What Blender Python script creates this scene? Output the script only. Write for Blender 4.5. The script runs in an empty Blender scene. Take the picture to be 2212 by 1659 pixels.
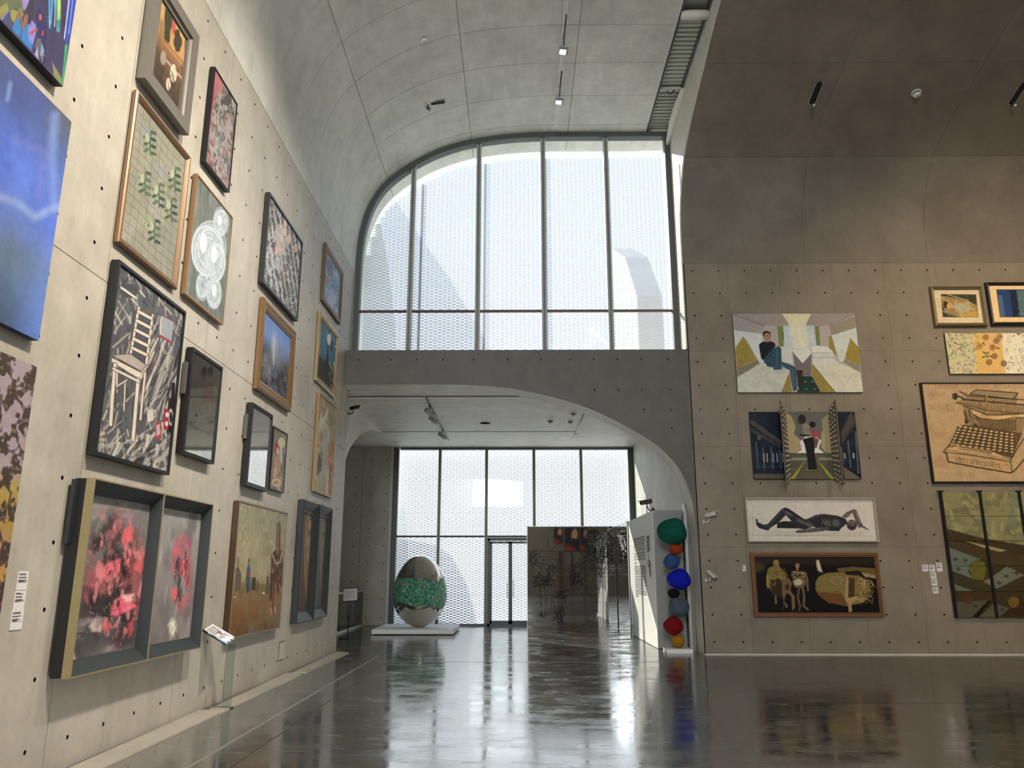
import bpy, math, random
import numpy as np
from mathutils import Vector, Matrix
from mathutils.geometry import tessellate_polygon

random.seed(7)
SC = bpy.context.scene
COL = SC.collection
PI = math.pi

# ---------------------------------------------------------------- camera
F_PX = 1679.7
PITCH, YAW = math.radians(13.667), math.radians(0.5107)
EYE = 1.5
_cy, _sy = math.cos(YAW), math.sin(YAW)
_cp, _sp = math.cos(PITCH), math.sin(PITCH)
_B = np.array([[1, 0, 0], [0, 0, -1], [0, 1, 0]], float)
_Y = np.array([[_cy, 0, _sy], [0, 1, 0], [-_sy, 0, _cy]])
_P = np.array([[1, 0, 0], [0, _cp, _sp], [0, -_sp, _cp]])
CM = _P @ _Y @ _B          # world -> (right, down, forward)
cam_data = bpy.data.cameras.new('camera')
cam = bpy.data.objects.new('camera', cam_data)
COL.objects.link(cam)
cam_data.sensor_width = 36.0
cam_data.lens = F_PX / 2212 * 36.0
cam_data.clip_end = 300
cam.matrix_world = Matrix(((CM[0][0], -CM[1][0], -CM[2][0], 0),
                           (CM[0][1], -CM[1][1], -CM[2][1], 0),
                           (CM[0][2], -CM[1][2], -CM[2][2], EYE), (0, 0, 0, 1)))
SC.camera = cam

def proj(x, y, z):
    z = z - EYE
    a = CM[0][0]*x + CM[0][1]*y + CM[0][2]*z
    b = CM[1][0]*x + CM[1][1]*y + CM[1][2]*z
    c = CM[2][0]*x + CM[2][1]*y + CM[2][2]*z
    return 1106 + F_PX*a/c, 829.5 + F_PX*b/c

def ray(px, py):
    return CM.T @ np.array([(px-1106)/F_PX, (py-829.5)/F_PX, 1.0])
def on_x(px, py, X):
    d = ray(px, py); k = X/d[0]; return (X, d[1]*k, EYE+d[2]*k)
def on_y(px, py, Y):
    d = ray(px, py); k = Y/d[1]; return (d[0]*k, Y, EYE+d[2]*k)
def on_z(px, py, Z):
    d = ray(px, py); k = (Z-EYE)/d[2]; return (d[0]*k, d[1]*k, Z)

# ---------------------------------------------------------------- light
SC.view_settings.view_transform = 'Standard'
SC.view_settings.look = 'None'
SC.view_settings.exposure = 0.0
SC.view_settings.gamma = 1.0
SC.view_settings.use_curve_mapping = False

world = bpy.data.worlds.new('sky')
SC.world = world
world.use_nodes = True
_nt = world.node_tree
_nt.nodes.clear()
_o = _nt.nodes.new('ShaderNodeOutputWorld')
_bg = _nt.nodes.new('ShaderNodeBackground')
_tc = _nt.nodes.new('ShaderNodeTexCoord')
_sep = _nt.nodes.new('ShaderNodeSeparateXYZ')
_rmp = _nt.nodes.new('ShaderNodeValToRGB')
_nt.links.new(_tc.outputs['Generated'], _sep.inputs[0])
_nt.links.new(_sep.outputs['Z'], _rmp.inputs[0])
_rmp.color_ramp.elements[0].position = 0.0
_rmp.color_ramp.elements[0].color = (1.0, 0.98, 0.95, 1)
_rmp.color_ramp.elements[1].position = 0.75
_rmp.color_ramp.elements[1].color = (0.50, 0.66, 0.95, 1)
_nt.links.new(_rmp.outputs[0], _bg.inputs[0])
_bg.inputs[1].default_value = 2.4
_nt.links.new(_bg.outputs[0], _o.inputs[0])

def add_light(name, kind, loc, direction, energy, color, **kw):
    d = bpy.data.lights.new(name, kind)
    d.energy = energy; d.color = color
    for k, v in kw.items():
        setattr(d, k, v)
    o = bpy.data.objects.new(name, d); COL.objects.link(o)
    o.location = loc
    o.rotation_euler = Vector(direction).to_track_quat('-Z', 'Y').to_euler()
    return o
add_light('sun', 'SUN', (-20, 40, 30), (1.11, -1.55, -1.0), 15.0, (1.0, 0.93, 0.82), angle=math.radians(0.6))
for nm, loc, dr, sx, sy in (('portal_upper', (-0.05, 16.6, 8.7), (0, -1, 0), 7.1, 5.6),
                            ('portal_lower', (-0.15, 24.1, 2.65), (0, -1, 0), 7.5, 5.4)):
    p = add_light(nm, 'AREA', loc, dr, 1.0, (1, 1, 1), shape='RECTANGLE', size=sx, size_y=sy)
    p.data.cycles.is_portal = True
# the hall's warm picture lights, on tracks above and behind the viewpoint
def picture_light(loc, target, energy, size=0.35, spread=100, col=(1.0, 0.86, 0.68)):
    d = Vector(target) - Vector(loc)
    o = add_light('picture_light', 'AREA', loc, d, energy, col, shape='DISK', size=size)
    o.data.spread = math.radians(spread)
    return o
picture_light((1.6, 3.4, 9.6), (-3.6, 5.8, 4.2), 280, 0.5, 95)
picture_light((1.6, 8.0, 10.0), (-3.6, 9.5, 3.0), 120, 0.5, 80, (1.0, 0.93, 0.82))
picture_light((9.2, 7.0, 10.3), (11.0, 15.5, 4.8), 120, 0.5, 75, (1.0, 0.74, 0.45))
picture_light((5.6, 7.0, 10.3), (6.8, 15.5, 4.2), 12, 0.5, 70, (1.0, 0.78, 0.52))
add_light('hall_skylight', 'AREA', (3.2, 1.0, 11.3), (-0.85, 0, -1), 620, (0.84, 0.92, 1.0), shape='RECTANGLE', size=0.5, size_y=19)
add_light('added_rear_fill', 'AREA', (-1.6, -11.6, 8.6), (0.0, 1, 0.14), 1800, (0.90, 0.95, 1.0), shape='RECTANGLE', size=3.8, size_y=4.6)  # unseen fill light added behind the viewpoint to lift the left vault

# ---------------------------------------------------------------- materials
def newmat(name):
    m = bpy.data.materials.new(name); m.use_nodes = True
    nt = m.node_tree; b = nt.nodes['Principled BSDF']
    return m, nt, b
def nd(nt, t, **kw):
    n = nt.nodes.new(t)
    for k, v in kw.items(): setattr(n, k, v)
    return n
def lin(c):
    return tuple(((x/255)/12.92 if x/255 <= .04045 else ((x/255+.055)/1.055)**2.4) for x in c)
def plain(name, rgb, rough=0.5, metal=0.0, spec=0.5, noise=0.06, nscale=40.0, bump=0.0):
    m, nt, b = newmat(name)
    b.inputs['Roughness'].default_value = rough
    b.inputs['Metallic'].default_value = metal
    b.inputs['Specular IOR Level'].default_value = spec
    g = nd(nt, 'ShaderNodeNewGeometry')
    n = nd(nt, 'ShaderNodeTexNoise'); n.inputs['Scale'].default_value = nscale
    n.inputs['Detail'].default_value = 3
    nt.links.new(g.outputs['Position'], n.inputs['Vector'])
    mx = nd(nt, 'ShaderNodeMix', data_type='RGBA')
    mx.inputs[6].default_value = (*[c*(1-noise) for c in rgb], 1)
    mx.inputs[7].default_value = (*[min(1, c*(1+noise)) for c in rgb], 1)
    nt.links.new(n.outputs[0], mx.inputs[0])
    nt.links.new(mx.outputs[2], b.inputs['Base Color'])
    if bump:
        bp = nd(nt, 'ShaderNodeBump'); bp.inputs['Strength'].default_value = bump
        bp.inputs['Distance'].default_value = 0.01
        nt.links.new(n.outputs[0], bp.inputs['Height']); nt.links.new(bp.outputs[0], b.inputs['Normal'])
    return m
def concrete(name, lo, hi, stretch=(1, 1, 1), rough=0.5, streak=0.5, marks=0.35):
    """cast concrete: broad clouds, streaks along the formwork, small pits and stains"""
    m, nt, b = newmat(name)
    L = nt.links.new
    g = nd(nt, 'ShaderNodeNewGeometry')
    def noise(scale, detail, st=(1, 1, 1), rgh=.55):
        mp = nd(nt, 'ShaderNodeMapping'); mp.inputs['Scale'].default_value = st
        L(g.outputs['Position'], mp.inputs['Vector'])
        n = nd(nt, 'ShaderNodeTexNoise'); n.inputs['Scale'].default_value = scale
        n.inputs['Detail'].default_value = detail; n.inputs['Roughness'].default_value = rgh
        L(mp.outputs[0], n.inputs['Vector']); return n.outputs[0]
    def ramp(x, a, bb, c0=0., c1=1.):
        r = nd(nt, 'ShaderNodeMapRange'); r.inputs[1].default_value = a; r.inputs[2].default_value = bb
        r.inputs[3].default_value = c0; r.inputs[4].default_value = c1
        L(x, r.inputs[0]); return r.outputs[0]
    clouds = noise(0.75, 9, rgh=.62); fine = noise(11, 9, rgh=.7); st = noise(2.2, 8, stretch, .68); mid = noise(2.6, 9, (1, 1, .8), .66)
    def math_(op, x, y):
        n = nd(nt, 'ShaderNodeMath', operation=op)
        for i, v in enumerate((x, y)):
            if isinstance(v, (int, float)): n.inputs[i].default_value = v
            else: L(v, n.inputs[i])
        return n.outputs[0]
    v = math_('ADD', math_('MULTIPLY', ramp(clouds, .34, .66), .38), math_('MULTIPLY', ramp(fine, .25, .75), .2))
    v = math_('ADD', v, math_('MULTIPLY', ramp(mid, .34, .66), .26))
    v = math_('ADD', v, math_('MULTIPLY', ramp(st, .36, .66), .36*streak))
    oi = nd(nt, 'ShaderNodeObjectInfo')
    v = math_('ADD', v, math_('MULTIPLY', math_('SUBTRACT', oi.outputs['Random'], .5), .10))
    mx = nd(nt, 'ShaderNodeMix', data_type='RGBA')
    mx.inputs[6].default_value = (*lo, 1); mx.inputs[7].default_value = (*hi, 1)
    L(v, mx.inputs[0])
    spots = ramp(noise(4.2, 6, (1.7, 1.7, 1.2), .72), .63, .70)
    sm = nd(nt, 'ShaderNodeMix', data_type='RGBA'); sm.blend_type = 'MULTIPLY'
    sm.inputs[7].default_value = (.62, .62, .60, 1)
    L(math_('MULTIPLY', spots, marks), sm.inputs[0]); L(mx.outputs[2], sm.inputs[6])
    L(sm.outputs[2], b.inputs['Base Color'])
    b.inputs['Specular IOR Level'].default_value = .35
    L(ramp(clouds, .3, .7, rough-.08, rough+.1), b.inputs['Roughness'])
    bp = nd(nt, 'ShaderNodeBump'); bp.inputs['Strength'].default_value = .25; bp.inputs['Distance'].default_value = .006
    L(fine, bp.inputs['Height']); L(bp.outputs[0], b.inputs['Normal'])
    return m

M = {}
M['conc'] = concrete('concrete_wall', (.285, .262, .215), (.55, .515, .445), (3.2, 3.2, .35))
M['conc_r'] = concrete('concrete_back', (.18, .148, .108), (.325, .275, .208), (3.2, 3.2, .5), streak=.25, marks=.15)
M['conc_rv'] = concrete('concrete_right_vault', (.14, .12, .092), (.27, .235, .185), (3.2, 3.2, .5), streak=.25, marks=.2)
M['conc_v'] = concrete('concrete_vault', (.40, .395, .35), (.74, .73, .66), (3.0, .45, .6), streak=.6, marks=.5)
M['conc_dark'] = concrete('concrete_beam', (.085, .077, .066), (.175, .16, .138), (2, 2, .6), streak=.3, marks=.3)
M['conc_bay'] = concrete('concrete_bay', (.38, .37, .32), (.80, .78, .70), (.35, 3.0, .35), streak=.8)
M['conc_lo'] = concrete('concrete_lower', (.36, .335, .285), (.62, .585, .50), (2.5, 2.5, .6), streak=.4)
M['hole'] = plain('hole_shadow', (.012, .011, .01), .9)
M['frame_d'] = plain('window_metal_dark', (.09, .10, .095), .45, 0.3)
M['mull'] = plain('window_metal', (.38, .385, .33), .45, 0.0)
M['rust'] = plain('transom_metal', (.10, .065, .05), .6, 0.3)
M['white'] = plain('white_paint', (.78, .77, .74), .55)
M['offwhite'] = plain('pale_render', (.66, .66, .60), .6)
M['black'] = plain('black_metal', (.012, .012, .013), .45, 0.2)
M['louv'] = plain('louvre_paint', (.46, .48, .40), .5)
M['chrome'] = plain('chrome', (.75, .74, .72), .18, 1.0)
M['plastic'] = plain('pale_plastic', (.62, .60, .55), .4)

def glass_mat(name, tint=(.93, .97, .96), rough=0.0, ior=1.5):
    m = bpy.data.materials.new(name); m.use_nodes = True
    nt = m.node_tree; nt.nodes.clear()
    o = nd(nt, 'ShaderNodeOutputMaterial'); mix = nd(nt, 'ShaderNodeMixShader')
    tr = nd(nt, 'ShaderNodeBsdfTransparent'); tr.inputs[0].default_value = (*tint, 1)
    gl = nd(nt, 'ShaderNodeBsdfGlossy'); gl.inputs['Roughness'].default_value = rough
    gl.inputs[0].default_value = (1, 1, 1, 1)
    fr = nd(nt, 'ShaderNodeFresnel'); fr.inputs[0].default_value = ior
    nt.links.new(fr.outputs[0], mix.inputs[0]); nt.links.new(tr.outputs[0], mix.inputs[1])
    nt.links.new(gl.outputs[0], mix.inputs[2]); nt.links.new(mix.outputs[0], o.inputs[0])
    return m
M['glass'] = glass_mat('window_glass')
M['acrylic'] = glass_mat('clear_acrylic', (.88, .92, .92), .02, 1.5)

# polished floor
def floor_mat():
    m, nt, b = newmat('polished_floor'); L = nt.links.new
    g = nd(nt, 'ShaderNodeNewGeometry')
    def noise(s, d, st=(1, 1, 1)):
        mp = nd(nt, 'ShaderNodeMapping'); mp.inputs['Scale'].default_value = st
        L(g.outputs['Position'], mp.inputs['Vector'])
        n = nd(nt, 'ShaderNodeTexNoise'); n.inputs['Scale'].default_value = s; n.inputs['Detail'].default_value = d
        L(mp.outputs[0], n.inputs['Vector']); return n.outputs[0]
    a = noise(.8, 6); f = noise(14, 5); w = noise(1.3, 2, (1, .35, 1)); sc = noise(2.6, 9, (1, 5, 1))
    mx = nd(nt, 'ShaderNodeMix', data_type='RGBA')
    mx.inputs[6].default_value = (.035, .037, .036, 1); mx.inputs[7].default_value = (.10, .10, .094, 1)
    L(a, mx.inputs[0])
    # thin pale scratches and scuffs
    r = nd(nt, 'ShaderNodeMapRange'); r.inputs[1].default_value = .64; r.inputs[2].default_value = .67
    L(sc, r.inputs[0])
    m2 = nd(nt, 'ShaderNodeMix', data_type='RGBA'); m2.inputs[7].default_value = (.20, .19, .17, 1)
    L(r.outputs[0], m2.inputs[0]); L(mx.outputs[2], m2.inputs[6]); L(m2.outputs[2], b.inputs['Base Color'])
    rr = nd(nt, 'ShaderNodeMapRange'); rr.inputs[1].default_value = .3; rr.inputs[2].default_value = .75
    rr.inputs[3].default_value = .055; rr.inputs[4].default_value = .13
    L(f, rr.inputs[0])
    a2 = nd(nt, 'ShaderNodeMapRange'); a2.inputs[1].default_value = .40; a2.inputs[2].default_value = .62; a2.inputs[4].default_value = .10
    L(noise(1.7, 8, (1, 1.6, 1)), a2.inputs[0])
    s2 = nd(nt, 'ShaderNodeMapRange'); s2.inputs[1].default_value = .60; s2.inputs[2].default_value = .64; s2.inputs[4].default_value = .13
    L(noise(3.4, 10, (1, 6, 1)), s2.inputs[0])
    q1 = nd(nt, 'ShaderNodeMath', operation='ADD'); q2 = nd(nt, 'ShaderNodeMath', operation='ADD')
    L(rr.outputs[0], q1.inputs[0]); L(a2.outputs[0], q1.inputs[1]); L(q1.outputs[0], q2.inputs[0]); L(s2.outputs[0], q2.inputs[1])
    L(q2.outputs[0], b.inputs['Roughness'])
    b.inputs['IOR'].default_value = 3.5
    b.inputs['Specular IOR Level'].default_value = .9
    bp = nd(nt, 'ShaderNodeBump'); bp.inputs['Strength'].default_value = .10; bp.inputs['Distance'].default_value = .02
    w2 = noise(7, 4, (1, .5, 1)); ad = nd(nt, 'ShaderNodeMath', operation='MULTIPLY_ADD'); ad.inputs[1].default_value = .10
    L(w2, ad.inputs[0]); L(w, ad.inputs[2]); L(ad.outputs[0], bp.inputs['Height']); L(bp.outputs[0], b.inputs['Normal'])
    return m
M['floor'] = floor_mat()

# ---------------------------------------------------------------- mesh helpers
def link_mesh(name, verts, faces, mats, parent=None, smooth=False, fm=None):
    me = bpy.data.meshes.new(name)
    me.from_pydata([tuple(v) for v in verts], [], [tuple(f) for f in faces])
    for mt in (mats if isinstance(mats, (list, tuple)) else [mats]): me.materials.append(mt)
    if fm: me.polygons.foreach_set('material_index', fm)
    if smooth: me.polygons.foreach_set('use_smooth', [True]*len(me.polygons))
    me.update()
    o = bpy.data.objects.new(name, me); COL.objects.link(o)
    if parent: o.parent = parent
    return o
def tag(o, label=None, cat=None, group=None, kind=None):
    if label: o['label'] = label
    if cat: o['category'] = cat
    if group: o['group'] = group
    if kind: o['kind'] = kind
    return o
def thing(name, loc, label, cat, group=None, rz=0.0, mat=None):
    o = bpy.data.objects.new(name, None); COL.objects.link(o)
    o.empty_display_size = .2
    if mat is not None:
        m = mat.to_4x4(); m.translation = Vector(loc); o.matrix_world = m
    else:
        o.location = loc; o.rotation_euler = (0, 0, rz)
    return tag(o, label, cat, group)

class MB:
    def __init__(s): s.v = []; s.f = []; s.m = []
    def add(s, vs, fs, mi=0):
        b = len(s.v); s.v += [tuple(v) for v in vs]
        s.f += [tuple(i+b for i in f) for f in fs]; s.m += [mi]*len(fs); return s
    def box(s, x0, y0, z0, x1, y1, z1, mi=0, xf=None):
        vs = [(x, y, z) for z in (z0, z1) for y in (y0, y1) for x in (x0, x1)]
        if xf: vs = [xf @ Vector(v) for v in vs]
        return s.add(vs, [(0, 2, 3, 1), (4, 5, 7, 6), (0, 1, 5, 4), (2, 6, 7, 3), (0, 4, 6, 2), (1, 3, 7, 5)], mi)
    def cbox(s, c, sx, sy, sz, mi=0, xf=None):
        return s.box(c[0]-sx/2, c[1]-sy/2, c[2]-sz/2, c[0]+sx/2, c[1]+sy/2, c[2]+sz/2, mi, xf)
    def tube(s, pts, r, n=10, mi=0, caps=True):
        pts = [Vector(p) for p in pts]; rings = []
        rs = r if isinstance(r, (list, tuple)) else [r]*len(pts)
        for i, p in enumerate(pts):
            d = (pts[min(i+1, len(pts)-1)] - pts[max(i-1, 0)]).normalized()
            a = d.cross(Vector((0, 0, 1)))
            if a.length < 1e-3: a = Vector((1, 0, 0))
            a.normalize(); b = d.cross(a)
            rings.append([p + a*math.cos(t)*rs[i] + b*math.sin(t)*rs[i] for t in [2*PI*k/n for k in range(n)]])
        vs = [v for r_ in rings for v in r_]; fs = []
        for i in range(len(pts)-1):
            for k in range(n):
                fs.append((i*n+k, i*n+(k+1) % n, (i+1)*n+(k+1) % n, (i+1)*n+k))
        if caps: fs += [tuple(reversed(range(n))), tuple(range((len(pts)-1)*n, len(pts)*n))]
        return s.add(vs, fs, mi)
    def lathe(s, prof, c=(0, 0, 0), n=24, mi=0, axis='z'):
        vs = []; fs = []
        for (r, h) in prof:
            for k in range(n):
                t = 2*PI*k/n
                p = (r*math.cos(t), r*math.sin(t), h)
                if axis == 'y': p = (p[0], p[2], p[1])
                if axis == 'x': p = (p[2], p[0], p[1])
                vs.append((c[0]+p[0], c[1]+p[1], c[2]+p[2]))
        for i in range(len(prof)-1):
            for k in range(n): fs.append((i*n+k, i*n+(k+1) % n, (i+1)*n+(k+1) % n, (i+1)*n+k))
        fs += [tuple(reversed(range(n))), tuple(range((len(prof)-1)*n, len(prof)*n))]
        return s.add(vs, fs, mi)
    def prism(s, poly, h0, h1, mp, mi=0, caps=True):
        """poly 2d, extruded h0..h1, mp(a,b,h)->xyz"""
        n = len(poly); vs = [mp(a, b, h0) for a, b in poly] + [mp(a, b, h1) for a, b in poly]
        fs = [(i, (i+1) % n, n+(i+1) % n, n+i) for i in range(n)]
        if caps:
            t = tessellate_polygon([[Vector((a, b, 0)) for a, b in poly]])
            fs += [tuple(x) for x in t] + [tuple(n+i for i in reversed(x)) for x in t]
        return s.add(vs, fs, mi)
    def obj(s, name, mats, parent=None, smooth=False):
        return link_mesh(name, s.v, s.f, mats, parent, smooth, s.m)

def recalc(o):
    import bmesh
    bm = bmesh.new(); bm.from_mesh(o.data)
    bmesh.ops.recalc_face_normals(bm, faces=bm.faces); bm.to_mesh(o.data); bm.free(); return o
def smooth_by_angle(o, ang=35):
    import bmesh
    bm = bmesh.new(); bm.from_mesh(o.data)
    for f in bm.faces: f.smooth = True
    for e in bm.edges:
        e.smooth = len(e.link_faces) == 2 and e.calc_face_angle(0) < math.radians(ang)
    bm.to_mesh(o.data); bm.free(); return o

def plate(outer, holes, mp, r=.0185, hd=.034, th=.04):
    """front face at depth 0 with real round tie holes; mp(a,b,d) with d going into the wall"""
    N = 8
    loops = [[Vector((a, b, 0)) for a, b in outer]]
    for (a, b) in holes:
        loops.append([Vector((a+r*math.cos(2*PI*k/N), b+r*math.sin(2*PI*k/N), 0)) for k in range(N)])
    flat = [v for l in loops for v in l]
    tri = tessellate_polygon(loops)
    mb = MB()
    mb.add([mp(v.x, v.y, 0) for v in flat], [tuple(t) for t in tri], 0)
    n = len(outer)
    mb.add([mp(a, b, 0) for a, b in outer] + [mp(a, b, th) for a, b in outer],
           [(i, (i+1) % n, n+(i+1) % n, n+i) for i in range(n)], 0)
    for l in loops[1:]:
        mb.add([mp(v.x, v.y, 0) for v in l] + [mp(v.x, v.y, hd) for v in l],
               [(i, (i+1) % N, N+(i+1) % N, N+i) for i in range(N)] + [tuple(range(N, 2*N))], 1)
    return mb

# ---------------------------------------------------------------- dimensions
XL, YW, XE, YB = -3.6, 15.5, 3.5, 23.75
ZS = 7.9
VPROF = [(-3.6, 7.9), (-3.59, 8.45), (-3.53, 9.0), (-3.38, 9.55), (-3.10, 10.05), (-2.68, 10.45), (-2.2, 10.77),
         (-1.7, 11.01), (-1.08, 11.20), (-.21, 11.33), (.65, 11.38), (1.14, 11.38), (2.95, 11.38)]
RPROF = [(15.5, 7.9), (15.49, 8.5), (15.43, 9.0), (15.2, 9.5), (14.8, 10.0), (14.15, 10.33), (13.43, 10.56), (12.74, 10.76),
         (12.0, 10.98), (11.4, 11.10), (10.5, 11.23), (9.0, 11.36), (6.0, 11.38), (2.0, 11.38), (-12.0, 11.38)]
ARCH = [(-3.6, 5.27), (-1.4, 5.27), (-.8, 5.245), (-.2, 5.19), (.32, 5.09), (.84, 4.96), (1.22, 4.84), (1.59, 4.69), (1.88, 4.545),
        (2.17, 4.39), (2.49, 4.20), (2.80, 3.98), (2.98, 3.80), (3.15, 3.60), (3.27, 3.38), (3.36, 3.14), (3.43, 2.85), (3.46, 2.55),
        (3.48, 2.2), (3.49, 1.3), (3.5, 0.0)]
def dense(p, k=3):
    """Catmull-Rom through the measured points"""
    out = []
    for i in range(len(p)-1):
        p0 = p[max(i-1, 0)]; p1 = p[i]; p2 = p[i+1]; p3 = p[min(i+2, len(p)-1)]
        for j in range(k):
            t = j/k
            out.append(tuple(.5*((2*p1[q]) + (-p0[q]+p2[q])*t + (2*p0[q]-5*p1[q]+4*p2[q]-p3[q])*t*t + (-p0[q]+3*p1[q]-3*p2[q]+p3[q])*t**3) for q in (0, 1)))
    out.append(p[-1]); return out

# ---------------------------------------------------------------- floor and ground
fl = MB().box(-9, -12, -.3, 16, 24.3, 0).obj('floor', M['floor']); tag(fl, kind='structure')
M['joint'] = plain('floor_joint', (.20, .19, .165), .35)
M['joint_d'] = plain('floor_joint_dark', (.02, .02, .02), .4)
MB().box(-2.65, 1, -.01, -2.615, 15.4, .0015).obj('floor_joint', M['joint'], fl)
MB().box(-2.65, 14.262, -.01, 3.3, 14.285, .0016).obj('floor_joint', M['joint'], fl)
MB().box(-2.3, 3, -.01, -2.29, 14.2, .0012).obj('floor_joint', M['joint_d'], fl)
MB().box(-3.5, 11.0, -.01, -2.66, 11.008, .0012).obj('floor_joint', M['joint_d'], fl)
MB().box(3.5, 9.9, -.01, 12, 9.908, .0012).obj('floor_joint', M['joint_d'], fl)
M['pave'] = plain('pale_paving', (.55, .54, .50), .8, nscale=3)
tag(MB().box(-30, 24.3, -.35, 30, 60, -.05).obj('ground', M['pave']), kind='structure')

# skirting gutter covers along the left wall
M['strip'] = concrete('cover_board', (.24, .22, .18), (.40, .37, .31), (3, .4, 1), streak=.9)
for i, (y0, y1) in enumerate(((3.5, 9.28), (9.34, 12.62), (12.68, 15.95))):
    mb = MB(); x0, x1 = -3.49, -3.28
    mb.prism([(x0, y0), (x1, y0), (x1+.0, y1-.22 if i else y1), (x0+.01, y1), (x0-.09, y1)] if i < 9 else [], 0.0, .014,
             lambda a, b, h: (a, b, h))
    tag(recalc(mb.obj('trim_%d' % (i+1), M['strip'])), kind='structure')
tag(MB().box(XL, 3.5, 0, -3.5, 15.95, .004).obj('trim_4', M['conc_dark']), kind='structure')

# ---------------------------------------------------------------- left wall
wl = MB().box(-4.0, -12, 0, XL-.04, 16.05, 7.9).box(XL-.04, -12, 0, XL, 1.95, 7.9)
wl = tag(wl.obj('wall_left', M['conc']), kind='structure')
def panel_set(parent, mat, seams_a, seams_b, hole_a0, da, hole_b0, db, mp, tot, gap=.004, skip=None, maxb=None):
    cache = {}
    for a0, a1 in zip(seams_a[:-1], seams_a[1:]):
        for b0, b1 in zip(seams_b[:-1], seams_b[1:]):
            hs = []
            k = 0
            ha = [hole_a0+da*k for k in range(-60, 60) if a0+.05 < hole_a0+da*k < a1-.05]
            hb = [hole_b0+db*k for k in range(-60, 60) if b0+.05 < hole_b0+db*k < b1-.05]
            hs = [(x-a0, y-b0) for x in ha for y in hb if not (skip and skip(x, y))]
            key = (round(a1-a0, 3), round(b1-b0, 3), tuple((round(x, 2), round(y, 2)) for x, y in hs))
            w, h = a1-a0, b1-b0
            if key not in cache:
                cache[key] = plate([(gap, gap), (w-gap, gap), (w-gap, h-gap), (gap, h-gap)], hs, lambda a, b, d: mp(a, b, d)).obj('concrete_panel', [mat, M['hole']], parent)
                o = cache[key]
            else:
                o = cache[key].copy(); COL.objects.link(o)
            o.location = tot(a0, b0)
panel_set(wl, M['conc'], [1.95, 4.15, 6.35, 8.55, 10.75, 12.95, 15.15, 16.05], [0, 3.97, 7.9], 9.40, .55, .23, .5,
          lambda a, b, d: (-d, a, b), lambda a, b: (XL, a, b))

# ---------------------------------------------------------------- back wall (right part)
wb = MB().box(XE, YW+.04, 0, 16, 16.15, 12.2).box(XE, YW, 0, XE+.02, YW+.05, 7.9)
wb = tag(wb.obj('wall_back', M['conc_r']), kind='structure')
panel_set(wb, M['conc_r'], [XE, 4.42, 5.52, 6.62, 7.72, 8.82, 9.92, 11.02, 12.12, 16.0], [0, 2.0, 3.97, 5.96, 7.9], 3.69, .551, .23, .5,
          lambda a, b, d: (a, d, b), lambda a, b: (a, YW, b), gap=.0018,
          skip=lambda x, y: (2.9 < y < 3.1 and x < 4))
tag(MB().box(XE, YW-.03, 0, 16, YW-.002, .022).obj('baseboard_back', M['conc_e'] if 'conc_e' in M else M['plastic']), kind='structure')
# beam and quarter arch
ar = dense(ARCH, 2)
bh = [(x, 5.79) for x in (-3.3, -2.65, -2.11, -1.57, -.93, -.23, .46, 1.07, 1.55, 2.04, 2.53, 3.08)]
bh += [(x, 5.14) for x in (1.55, 2.03, 2.52, 3.09)] + [(2.54, 4.73), (3.09, 4.72), (3.09, 4.35)]
poly = [(-3.6, 6.0)] + ar + [(3.5, 6.0)]
mb = plate(poly[::-1], bh, lambda a, b, d: (a, YW+d, b), th=.62)
mb.prism(poly, .55, .62, lambda a, b, d: (a, YW+d, b))
wa = tag(mb.obj('wall_arch', [M['conc_dark'], M['hole']]), kind='structure')
wa.data.materials.append(M['conc_bay'])
# the light-coloured underside of the arch, cast in segments
iv = [3, 11, 19, 25, len(ar)-1]
prev = 0
for q in iv:
    seg = ar[prev:q+1]
    mb = MB(); n = len(seg)
    vs = []
    for (a, b) in seg:
        vs += [(a, YW+.004, b-.004), (a, YW+.6, b-.004)]
    g0 = .006
    mb.add(vs, [(2*i, 2*i+1, 2*i+3, 2*i+2) for i in range(n-1)], 0)
    o = mb.obj('arch_soffit', M['conc_bay'], wa, smooth=True); prev = q

# ---------------------------------------------------------------- vaults
def vault_patches(parent, prof, cuts, seams, mp, mat, gap=.006):
    d = dense(prof, 3)
    idx = [min(range(len(d)), key=lambda i: (d[i][0]-c[0])**2+(d[i][1]-c[1])**2) for c in cuts]
    for i0, i1 in zip(idx[:-1], idx[1:]):
        seg = d[i0:i1+1]
        # pull the two ends in for the joint
        def sh(p, q): 
            l = math.hypot(q[0]-p[0], q[1]-p[1]); return (p[0]+(q[0]-p[0])*gap/l, p[1]+(q[1]-p[1])*gap/l)
        seg = [sh(seg[0], seg[1])] + seg[1:-1] + [sh(seg[-1], seg[-2])]
        n = len(seg); me0 = None
        for e0, e1 in zip(seams[:-1], seams[1:]):
            vs = []
            for (a, b) in seg: vs += [mp(a, b, e0+gap), mp(a, b, e1-gap)]
            # thickness: shift towards the shell
            th = []
            for i, (a, b) in enumerate(seg):
                p, q = seg[max(i-1, 0)], seg[min(i+1, n-1)]
                tx, ty = q[0]-p[0], q[1]-p[1]; l = math.hypot(tx, ty)
                nx, ny = -ty/l*.03, tx/l*.03
                if prof is RPROF: nx, ny = -nx, -ny
                th += [mp(a+nx, b+ny, e0+gap), mp(a+nx, b+ny, e1-gap)]
            fs = [(2*i, 2*i+1, 2*i+3, 2*i+2) for i in range(n-1)]
            m = 2*n
            vs += th
            fs += [(2*i, 2*i+2, m+2*i+2, m+2*i) for i in range(n-1)] + [(2*i+1, m+2*i+1, m+2*i+3, 2*i+3) for i in range(n-1)]
            fs += [(0, m, m+1, 1), (2*n-2, 2*n-1, m+2*n-1, m+2*n-2)]
            o = link_mesh('concrete_panel', vs, fs, mat, parent)
            smooth_by_angle(o, 30)
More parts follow.
